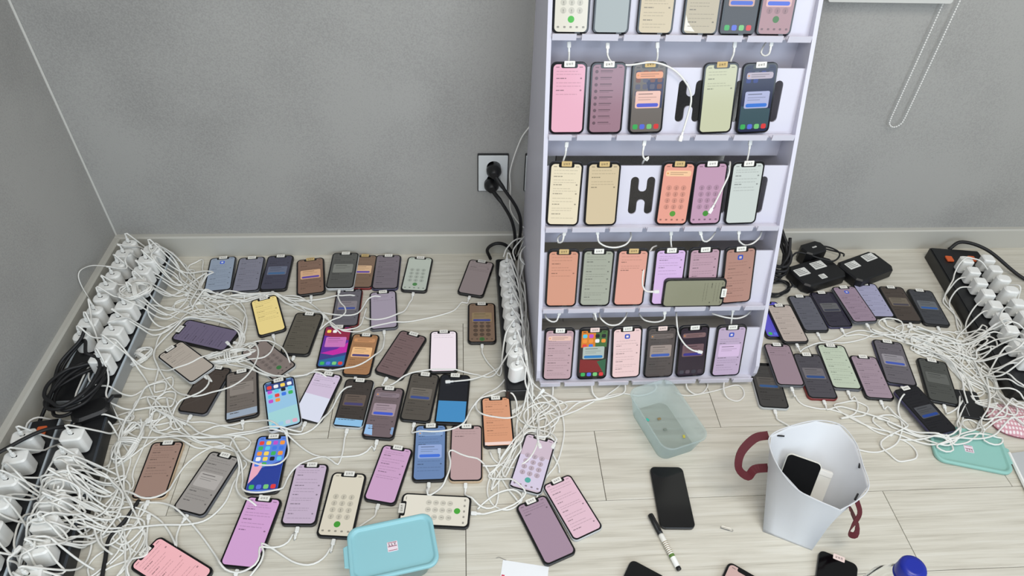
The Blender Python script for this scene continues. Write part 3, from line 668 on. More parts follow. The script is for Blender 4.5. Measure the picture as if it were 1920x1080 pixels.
adapter((1.037, 1.464, 0), .34, .155, .095, .034, [(-.048, .012, .042, .030), (.020, .020, .044, .030), (-.002, -.026, .022, .018)], 'black adapter with three white stickers closest to the rack')
adapter((1.196, 1.485, 0), .40, .150, .095, .034, [(-.036, .018, .042, .028), (.040, .024, .044, .028)], 'black adapter with two white stickers farthest from the rack')
adapter((1.055, 1.552, 0), .36, .078, .052, .052, [(.002, .0, .016, .005)], 'small tall black adapter behind the other two')
# pale things and soft goods
MINT = mat((146, 200, 208), .38, name='mint_plastic'); MINT2 = mat((146, 196, 186), .42, name='green_mint_plastic')
def frosted():                                       # cloudy see-through plastic
    m = bpy.data.materials.new('frosted_plastic'); m.use_nodes = True; nt, b, N, L = nodes_of(m)
    b.inputs['Base Color'].default_value = lin((236, 244, 244)); b.inputs['Roughness'].default_value = .35
    t = N('ShaderNodeBsdfTransparent'); t.inputs[0].default_value = (.93, .98, .98, 1)
    tl = N('ShaderNodeBsdfTranslucent'); tl.inputs[0].default_value = lin((226, 238, 238))
    m1 = N('ShaderNodeMixShader'); m1.inputs[0].default_value = .5; L(b.outputs[0], m1.inputs[1]); L(tl.outputs[0], m1.inputs[2])
    m2 = N('ShaderNodeMixShader'); m2.inputs[0].default_value = .34; L(t.outputs[0], m2.inputs[1]); L(m1.outputs[0], m2.inputs[2])
    L(m2.outputs[0], nt.nodes['Material Output'].inputs['Surface'])
    return m
FROST = frosted()
def tub(root, w, l, h, r, m):
    q = MB(); t = .0016
    def ring(sc, z, ins=0): return [Vector((p[0], p[1], z)) for p in rrect(w*sc-2*ins, l*sc-2*ins, r*sc, 6)]
    q.rings([ring(.80, .0), ring(.82, .003), ring(.97, h-.004), ring(1.0, h-.003), ring(1.0, h), ring(.985, h, t), ring(.96, h-.006, t), ring(.80, .004, t)])
    return q.build('tub', m, root, smooth=True)
def lid_parts(root, w, l, z, MINT):
    q = MB()
    def ring(d, zz): return [Vector((p[0], p[1], zz)) for p in rrect(w-2*d, l-2*d, .022-d*.6, 7)]
    q.rings([ring(.0015, z-.009), ring(0, z-.008), ring(0, z-.001), ring(.0012, z), ring(.0055, z), ring(.007, z-.001), ring(.009, z-.0042), ring(.0105, z-.0045)])
    q.build('lid', MINT, root, smooth=True)
    q = MB(); q.prism([(-w/2-.009, -.020), (-w/2+.002, -.024), (-w/2+.002, .024), (-w/2-.009, .020)], z-.008, z-.003, bev=.001); q.build('tab', MINT, root)
    q = MB(); q.prism(rrect(.020, .020, .001, 1, 0, .002), z-.0045, z-.0039); s = q.build('sticker', mat((238, 222, 230), .6), root)
    q = MB(); T = z-.0035
    for a, b, c, d in ((-.0085, .0085, .0095, .0105), (-.0085, .0085, .0015, .0028), (-.0085, .0085, -.0065, -.0055)): q.poly([(a, c), (b, c), (b, d), (a, d)], T)
    q.build('border_print', mat((150, 60, 90), .6), s, kind='stuff')
    q = MB()
    for i, g in enumerate((('L',), ('L',), ('Y',))):
        x = -.0055+.0052*i; y0, y1 = .0035, .0085
        if g[0] == 'L':
            q.poly([(x-.0012, y0), (x-.0002, y0), (x-.0002, y1), (x-.0012, y1)], T); q.poly([(x-.0002, y0), (x+.0016, y0), (x+.0016, y0+.0009), (x-.0002, y0+.0009)], T)
        else:
            q.poly([(x-.0005, y0), (x+.0005, y0), (x+.0005, y0+.0026), (x-.0005, y0+.0026)], T)
            q.poly([(x-.0005, y0+.0024), (x+.0005, y0+.0024), (x-.0011, y1), (x-.0021, y1)], T); q.poly([(x-.0005, y0+.0024), (x+.0005, y0+.0024), (x+.0021, y1), (x+.0011, y1)], T)
    q.build('print', mat((60, 40, 60), .6), s, kind='stuff')
box = thing('storage_box', 'lidded turquoise storage box in the foreground with a small sticker', 'box', (-.152, .640, 0), .19)
tub(box, .158, .100, .058, .024, FROST); lid_parts(box, .168, .112, .066, MINT)
lid = thing('box_lid', 'loose turquoise lid on the floor beneath the tilted black phone', 'lid', (1.172, .858, 0), 2.86)
lid_parts(lid, .168, .112, .0105, MINT2)
tubt = thing('plastic_tub', 'empty frosted clear plastic tub in front of the rack', 'tub', (.458, .938, 0), .30)
tub(tubt, .118, .185, .066, .026, FROST)
for (x, y, c) in ((-.022, .035, (70, 190, 170)), (.006, .028, (150, 130, 90)), (.004, -.004, (130, 140, 130)), (.036, -.036, (200, 190, 80))):
    M = Matrix.Translation((.458, .938, 0)) @ Matrix.Rotation(.30, 4, 'Z')
    p = M @ Vector((x, y, .0042)); q = MB(); q.prism(rrect(.009, .006, .002, 3), 0, .002, bev=.0006)
    names = {70: 'teal', 150: 'brown', 130: 'grey-green', 200: 'yellow'}
    tr = q.build('sim_tray_chip', mat(c, .4), None, label='tiny %s chip lying inside the frosted tub' % names[c[0]], cat='chip', group='chips in the tub'); tr.location = p; tr.rotation_euler = (0, 0, x*40)
# white bag with dark red ribbon handles
def bag():
    root = thing('paper_bag', 'white open bag with dark red ribbon handles on the floor', 'bag', (0, 0, 0))
    BH = .155
    base = [Vector((.703, .629, 0)), Vector((.614, .674, 0))]
    e = (base[1]-base[0]); nrm = Vector((-e.y, e.x, 0)).normalized()
    if nrm.y < 0: nrm = -nrm
    D = .085; base += [base[1]+nrm*D, base[0]+nrm*D]
    rim_px = [(1575, 957), (1500, 922), (1462, 880), (1443, 838), (1446, 816), (1480, 800), (1530, 789), (1575, 797), (1604, 830), (1618, 872), (1629, 912), (1608, 938)]
    rim = [at(x, y, BH) for x, y in rim_px]
    bl = []
    cuts = [0, .4, .75, 1, 1.2, 1.6, 1.9, 2.2, 2.6, 2.9, 3.2, 3.6]
    for c in cuts:
        i = int(c); f = c-i; bl.append(base[i % 4].lerp(base[(i+1) % 4], f))
    cb = sum(bl, Vector())/len(bl)
    def lvl(t):
        return [b.lerp(r, t)+Vector((0, 0, 0)) for b, r in zip(bl, rim)]
    rings = [lvl(t) for t in (0, .04, .2, .4, .6, .8, .97, 1.0)]
    q = MB(); inner = [[p+(cb-Vector((p.x, p.y, 0))).normalized()*.0012 for p in (Vector((v.x, v.y, v.z)) for v in r)] for r in rings[::-1]]
    inner = [[Vector((v.x, v.y, max(o.z, .0015))) for v, o in zip(r, ro)] for r, ro in zip(inner, rings[::-1])]
    q.rings(rings+inner)
    PAPER = mat((214, 216, 219), .55, name='white_paper'); ob = q.build('bag_body', PAPER, root, smooth=True)
    q = MB(); q.tube(spline([r+Vector((0, 0, .0008)) for r in rim+rim[:1]], .006), .0013, 6); q.build('rim_fold', PAPER, root)
    RIB = mat((84, 10, 24), .7, name='dark_red_ribbon')
    def ribbon(pts, w):
        P = spline(pts, .005); q = MB(); R = []
        for i, p in enumerate(P):
            t = (P[min(i+1, len(P)-1)]-P[max(i-1, 0)]).normalized(); s = t.cross(Vector((.25, -.35, .9))).normalized()
            n = t.cross(s)*.0006; R.append([p+s*w/2+n, p-s*w/2+n, p-s*w/2-n, p+s*w/2-n])
        q.rings(R); q.build('handle', RIB, root)
    ribbon([at(1441, 816, .150), at(1415, 822, .146), at(1390, 848, .13), at(1385, 878, .11), at(1402, 893, .10), at(1415, 880, .10), at(1440, 877, .11)], .018)
    ribbon([at(1607, 940, .148), at(1612, 962, .13), at(1600, 985, .10), at(1592, 1000, .07), at(1604, 1003, .06), at(1607, 985, .075), at(1596, 958, .12), at(1592, 952, .146)], .0125)
    for a, b in (((1448, 817), (1470, 819)), ((1610, 878), (1613, 862)), ((1602, 938), (1608, 927))):
        q = MB(); q.tube([at(*a, .147)+Vector((0, 0, .002)), at(*b, .147)+Vector((0, 0, .002))], .0019, 6); q.build('cord_knot', BLACKC, root)
    return root
bag()

# phone and box inside the bag
xv = Vector((.892, -.451, 0)); nv = Vector((.451, .892, 0)); yv = nv*.5+Vector((0, 0, .866)); zv = xv.cross(yv)
T0 = Vector((.698, .764, .130)); sc_ = .92
phone_at(frame_matrix(T0-yv*PL_*sc_/2-zv*PT_, xv, yv, zv), (8, 8, 10), 'off', None, (225, 224, 214), 'black-faced phone with pale edge standing inside the white bag', 'phone in the bag', {}, sc_, 3)
bx = thing('small_box', 'small white card box inside the white bag beside a phone', 'box', M=frame_matrix(T0-yv*.128+xv*.042-zv*.022, xv, yv, zv))
q = MB(); q.prism(rrect(.040, .11, .002, 2, 0, .055), 0, .010, bev=.0008); q.build('carton', mat((232, 230, 222), .6), bx)
q = MB(); q.prism(rrect(.040, .012, .002, 2, 0, .107), .0015, .0112, bev=.0006); q.build('flap', mat((238, 236, 230), .6), bx)
# marker pen
a, b, c = at(1219, 964, .0065), at(1238, 998, .0065), at(1274, 1069, .0065)
u = (c-a).normalized(); L = (c-a).length; x = u.cross(Vector((0, 0, 1))).normalized()
pen = thing('marker_pen', 'white marker pen with black cap in front of the black phone', 'pen', M=frame_matrix(Vector((a.x, a.y, .0062)), x, u.cross(x), u))
Lc = (b-a).length+.004
q = MB(); q.lathe([(.0035, 0), (.0055, .001), (.0060, .004), (.0060, Lc)], 18); q.build('cap', BLACK, pen, smooth=True)
q = MB(); q.box(-.0014, .0014, -.0085, -.0058, .004, Lc-.004); q.build('clip', BLACK, pen)
q = MB(); q.lathe([(.0052, Lc), (.0056, Lc+.003), (.0056, L-.007)], 18); q.build('barrel', mat((236, 234, 226), .4), pen, smooth=True)
q = MB(); q.lathe([(.0050, L-.007), (.0050, L-.001), (.004, L)], 18); q.build('end_plug', BLACK, pen, smooth=True)
q = MB()
for i in range(9): q.lathe([(.00575, Lc+.018+.004*i), (.00575, Lc+.0195+.004*i)], 18)
q.build('print', mat((150, 130, 96), .5), pen, kind='stuff')
q = MB(); q.lathe([(.00578, L-.034), (.00578, L-.028)], 18); q.build('green_band', mat((96, 130, 60), .5), pen)
# paper clip, note, film
p0 = at(1362, 991, .001)
cl = [(-.013, -.003), (.011, -.003), (.0135, 0), (.011, .003), (-.009, .003), (-.0115, .0005), (-.009, -.0018), (.007, -.0018)]
q = MB(); q.tube(spline([(x, y, .0008) for x, y in cl], .002), .0005, 5); o = q.build('paper_clip', mat((170, 170, 168), .3, .9), None, label='thin silver paper clip lying on the floor left of the bag', cat='paper clip'); o.location = (p0.x, p0.y, 0); o.rotation_euler = (0, 0, -.35)
a, b = at(943, 1050), at(1029, 1063); u = (b-a).normalized(); n = Vector((u.y, -u.x, 0)); w = (b-a).length
note = thing('paper_note', 'white paper note cut off by the bottom edge', 'paper', M=frame_matrix(a, u, -n, Vector((0, 0, 1))))
q = MB(); q.prism([(0, 0), (w, 0), (w, -.07), (0, -.07)], 0, .0006); q.build('sheet', mat((238, 240, 242), .6), note)
q = MB(); q.box(.002, .008, -.036, -.030, .0006, .0009); q.build('red_mark', mat((206, 70, 96), .6), note)
p0 = at(936, 1048, .001); q = MB(); q.tube(spline([(-.006, .002, .0008), (0, .0035, .0008), (.007, 0, .0008), (.014, -.003, .0008)], .002), .0005, 5); o = q.build('paper_clip', mat((170, 170, 168), .3, .9), None, label='bent silver wire clip beside the white paper note', cat='paper clip'); o.location = (p0.x, p0.y, 0)
# water bottle
bt = thing('water_bottle', 'clear plastic water bottle with blue cap at the bottom right', 'bottle', (.692, .450, 0))
q = MB(); q.lathe([(.036, 0), (.042, .006), (.043, .03), (.041, .08), (.043, .12), (.043, .20), (.040, .23), (.028, .262), (.0165, .282), (.0165, .292)], 32)
gm = bpy.data.materials.new('clear_plastic'); gm.use_nodes = True; g = gm.node_tree.nodes['Principled BSDF']; g.inputs['Transmission Weight'].default_value = 1; g.inputs['Roughness'].default_value = .04; g.inputs['IOR'].default_value = 1.08; g.inputs['Base Color'].default_value = (.97, .98, .98, 1)
q.build('shell', gm, bt, smooth=True)
q = MB(); q.lathe([(.0200, .284), (.0206, .286), (.0206, .306), (.0185, .310), (.012, .3112)], 28); q.build('cap', mat((20, 38, 150), .3, name='blue_cap'), bt, smooth=True)
q = MB(); q.lathe([(.0210, .281), (.0210, .2835), (.0165, .2835)], 28); q.build('cap_ring', mat((20, 38, 150), .3, name='blue_cap'), bt, smooth=True)
# striped pouch, dark wallet and pale sheet at the right edge
def stripe_mat():
    m = bpy.data.materials.new('pink_striped_cloth'); m.use_nodes = True
    nt, b, N, L = nodes_of(m)
    tc = N('ShaderNodeTexCoord'); w1 = N('ShaderNodeTexWave'); w1.bands_direction = 'X'; w1.inputs['Scale'].default_value = 40; L(tc.outputs['Object'], w1.inputs['Vector'])
    w2 = N('ShaderNodeTexWave'); w2.bands_direction = 'Y'; w2.inputs['Scale'].default_value = 26; w2.inputs['Distortion'].default_value = 3; L(tc.outputs['Object'], w2.inputs['Vector'])
    mx = N('ShaderNodeMath'); mx.operation = 'MULTIPLY'; L(w1.outputs['Fac'], mx.inputs[0]); L(w2.outputs['Fac'], mx.inputs[1])
    cr = N('ShaderNodeValToRGB'); L(mx.outputs[0], cr.inputs[0]); e = cr.color_ramp.elements
    e[0].position = .05; e[0].color = lin((204, 150, 160)); e[1].position = .45; e[1].color = lin((236, 224, 224))
    L(cr.outputs[0], b.inputs['Base Color']); b.inputs['Roughness'].default_value = .85
    return m
po = thing('striped_pouch', 'pink and white striped cloth pouch at the right edge', 'pouch', (1.335, .930, 0), -.25)
def egg(w, l, n=28): return [(w/2*math.copysign(abs(math.cos(a))**.75, math.cos(a)), l/2*math.copysign(abs(math.sin(a))**.75, math.sin(a))) for a in [2*PI*i/n for i in range(n)]]
q = MB(); R = []
for d, z in ((.006, 0), (0, .004), (.001, .008), (.014, .014), (.032, .0165)):
    R.append([Vector((p[0], p[1], z)) for p in egg(.125-2*d, .100-2*d)])
q.rings(R); q.build('cloth', stripe_mat(), po, smooth=True)
q = MB(); q.tube(spline([Vector((p[0], p[1], .0045)) for p in egg(.1256, .1006)+egg(.1256, .1006)[:1]], .006), .0012, 5); q.build('piping', mat((120, 60, 72), .8), po)
wl = thing('wallet', 'black wallet partly under the striped pouch by the cables', 'wallet', (1.248, .985, 0), -.22)
q = MB(); q.prism(rrect(.062, .090, .005, 4), 0, .007, bev=.0015); q.build('cover', mat((18, 18, 20), .5), wl)
q = MB(); q.box(-.014, -.0125, -.040, .040, .007, .0074); q.build('stitching', mat((120, 120, 120), .7), wl)
sh = thing('pale_board', 'pale grey board with white edge at the right picture edge', 'board', (1.31, .79, 0), .0)
e0, e1 = at(1889, 852), at(1921, 918); loc = Vector((1.31, .79, 0))
d = (e1-e0).normalized(); e2 = e1+d*.25
q = MB(); q.prism([((e0-loc).x, (e0-loc).y), ((e2-loc).x, (e2-loc).y), ((e2-loc).x+.3, (e2-loc).y), ((e0-loc).x+.3, (e0-loc).y+.03)][::1], 0, .004); q.build('board', mat((186, 188, 188), .5), sh)
q = MB(); q.tube([e0-loc+Vector((0, 0, .006)), e2-loc+Vector((0, 0, .006))], .0042, 6); q.build('white_edge', WHITE, sh)

# ---------------------------------------------------------------- black cords
def black_cable(pts, r, lab, name='black_cable', cat='cable'):
    root = thing(name, lab, cat, (pts[0][0], pts[0][1], 0)); o = Vector(root.location)
    P = spline([Vector(p)-o for p in pts], .006); q = MB(); q.tube(P, r, 7); q.build('cord', BLACKC, root, smooth=True)
    return root
rb = random.Random(11)
def coil_pts(cx, cy, rx, ry, ang, n, z0, dz, jit=.12, lean=0.0, rnd=rb):
    out = []
    for i in range(int(n*10)+1):
        a = 2*PI*i/10; k = 1+jit*math.sin(i*1.7+cx*30)+rnd.uniform(-jit, jit)*.5
        x, y = rx*k*math.cos(a), ry*k*math.sin(a)
        out.append((cx+x*math.cos(ang)-y*math.sin(ang), cy+x*math.sin(ang)+y*math.cos(ang), z0+dz*i/(n*10)+.003*math.sin(i*.9)+lean*math.sin(a)))
    return out
black_cable(coil_pts(-.905, 1.055, .070, .045, 1.2, 5, .050, .040)+[(-.90, 1.13, .10), (-.925, 1.175, .095), (-.965, 1.12, .060), (-.972, 1.03, .02)], .0042, 'coiled thick black cable on the ends of the left strips')
black_cable([(-.985, .985, .010), (-.96, 1.05, .06), (-.965, 1.12, .075), (-.93, 1.17, .100), (-.925, 1.20, .112)], .0042, 'black cable rising from the skirting to the wall-side strip')
black_cable([(-.86, .955, .055), (-.90, .915, .096), (-.945, .872, .104), (-.985, .82, .106), (-1.0, .74, .10)], .0042, 'black cable lying across the chargers at the left edge')
black_cable([at(262, 936, .004), at(235, 975, .006), at(205, 1010, .006), at(197, 1050, .005), at(188, 1100, .004)], .0042, 'black cable on the floor beside the foreground tangle')
black_cable([(.150, 1.565, .006), (.118, 1.560, .062), (.085, 1.556, .075), (.060, 1.560, .050), (.070, 1.566, .008)], .0050, 'black cable arching behind the strip beside the rack')
black_cable(coil_pts(.905, 1.515, .045, .060, .3, 7, .055, .05, lean=.045), .0048, 'coiled black cable standing between the rack and the adapters')
black_cable(coil_pts(.900, 1.415, .050, .026, .4, 3, .005, .012)+[(.965, 1.425, .006), (.99, 1.44, .006)], .0028, 'thin black cable looped at the foot of the first adapter')
black_cable([(.96, 1.50, .036), (1.00, 1.535, .046), (1.06, 1.512, .042), (1.10, 1.50, .040), (1.13, 1.53, .044), (1.11, 1.56, .044), (1.08, 1.585, .030), (1.12, 1.592, .012), (1.16, 1.56, .02), (1.15, 1.535, .03)], .0026, 'thin black cable looped over the three adapters')
black_cable([(1.50, 1.560, .03), (1.535, 1.566, .055), (1.60, 1.53, .05), (1.68, 1.45, .01), (1.75, 1.38, .006)], .0055, 'thick black cable leaving the back end of the right strip')
root = thing('power_adapter', 'large black plug block at the near end of the left strips', 'adapter', (-.858, 1.000, 0), .5)
q = MB(); q.prism(rrect(.080, .052, .018, 5), 0.0, .058, bev=.006); q.build('housing', BLACK, root)
q = MB(); q.tube([(.03, 0, .050), (.05, .012, .056), (.062, .02, .040)], .005, 7); q.build('strain_relief', BLACK, root)

# ---------------------------------------------------------------- white charging cables
RECTS = []
for (o, s_, Mp, sc) in PHONES[:64]:
    RECTS.append((Mp.inverted(), PW_*sc/2+.002, PL_*sc/2+.002, Mp.translation.z+PT_+.0012))
BOXES = []
for (a, u, x, L, w, h) in STRIPS: BOXES.append((a, u, x, L, w/2+.002, h))
def ground(x, y):
    g = 0.0
    for (Mi, hw, hl, top) in RECTS:
        p = Mi @ Vector((x, y, 0))
        if abs(p.x) < hw and abs(p.y) < hl: g = max(g, top)
    for (a, u, xx, L, hw, h) in BOXES:
        d = Vector((x-a.x, y-a.y, 0))
        if 0 < d.dot(u) < L and abs(d.dot(xx)) < hw: g = max(g, h)
    for (cx, cy, top) in CHTOP:
        if abs(x-cx) < .024 and abs(y-cy) < .018: g = max(g, top+.001)
    p = Matrix.Rotation(-2.86, 2) @ Vector((x-1.172, y-.858))
    if abs(p.x) < .085 and abs(p.y) < .057: g = max(g, .0108)
    if (x-1.335)**2+(y-.93)**2 < .055**2: g = max(g, .017)
    return g
CR_ = .0021
q = MB(); q.prism(rrect(.0078, .0125, .0018, 3, 0, -.0068), -.0024, .0024, bev=.0007); q.prism(rrect(.0042, .010, .0015, 3, 0, -.0165), -.0019, .0019, bev=.0006); CONN = q.mesh('connector', [WHITE])
def connector(root, p, d, up):
    y = -d.normalized(); z = (up-y*up.dot(y)).normalized(); x = y.cross(z)
    o = link('connector', CONN, root); o.matrix_local = Matrix.Translation(-Vector(root.location)) @ frame_matrix(p, x, y, z); return o
def cable(label, pts, start=None, end=None, group=None, seed=0, lift=.006):
    """pts: floor route (x, y) in metres; start and end: (point, direction) of the two plugs."""
    rnd = random.Random(seed); P = []
    for x, y in pts: P.append(Vector((x, y, 0)))
    if len(P) > 1:
        P = spline(P, .009); ph = rnd.uniform(0, 6); lay = rnd.uniform(0, lift)
        g = [ground(p.x, p.y) for p in P]; n = len(g)
        g = [max(g[max(0, i-1):i+2]) for i in range(n)]
        for _ in range(3): g = [(g[max(0, i-1)]+g[i]*1.0+g[min(n-1, i+1)])/3 if True else g[i] for i in range(n)]
        g0 = [ground(p.x, p.y) for p in P]
        for i, p in enumerate(P): p.z = max(g[i], g0[i])+CR_+.0004+lay*(.5+.5*math.sin(ph+i*.09))
    A = []; Z = []
    if start: s, d = start; e = s+d.normalized()*.0215; A = [e-d.normalized()*.006, e, e+d.normalized()*.008]
    if end:
        s, d = end; e = s+d.normalized()*.0215
        if P:
            t = P[-1]-e; hv = Vector((t.x, t.y, 0)); hv = hv.normalized() if hv.length > 1e-4 else Vector((1, 0, 0))
            if d.z > .5: Z = [e+d*.010+hv*.006, e+d*.002, e-d*.006]
            else: Z = [e+d.normalized()*.010, e, e-d.normalized()*.006]
    # the route ends of a plugged cable meet the plugs
    Q = A+P[(2 if A else 0):(len(P)-3 if Z else len(P))]+Z
    Q2 = Q[:3]+Q[3:-3:2]+Q[-3:] if len(Q) > 12 else Q
    Q2 = spline(Q2, .007)
    o = Q2[len(Q2)//2]
    root = thing('charging_cable', label, 'cable', (Q2[0].x, Q2[0].y, 0), 0, group); off = Vector(root.location)
    q = MB(); q.tube([p-off for p in Q2], CR_, 6); q.build('cord', CORD, root, smooth=True)
    if start: connector(root, start[0]+start[1].normalized()*.0003, start[1], Vector((0, 0, 1)) if abs(start[1].normalized().z) < .8 else Vector((0, 1, 0)))
    if end: connector(root, end[0]+end[1].normalized()*.0003, end[1], Vector((0, 1, 0)) if abs(end[1].normalized().z) > .8 else Vector((0, 0, 1)))
    return root
def phone_end(i):
    o, s_, Mp, sc = PHONES[i]; return Mp @ Vector((0, -PL_*sc/2, PT_*sc/2)), -(Mp.to_3x3() @ Vector((0, 1, 0)))
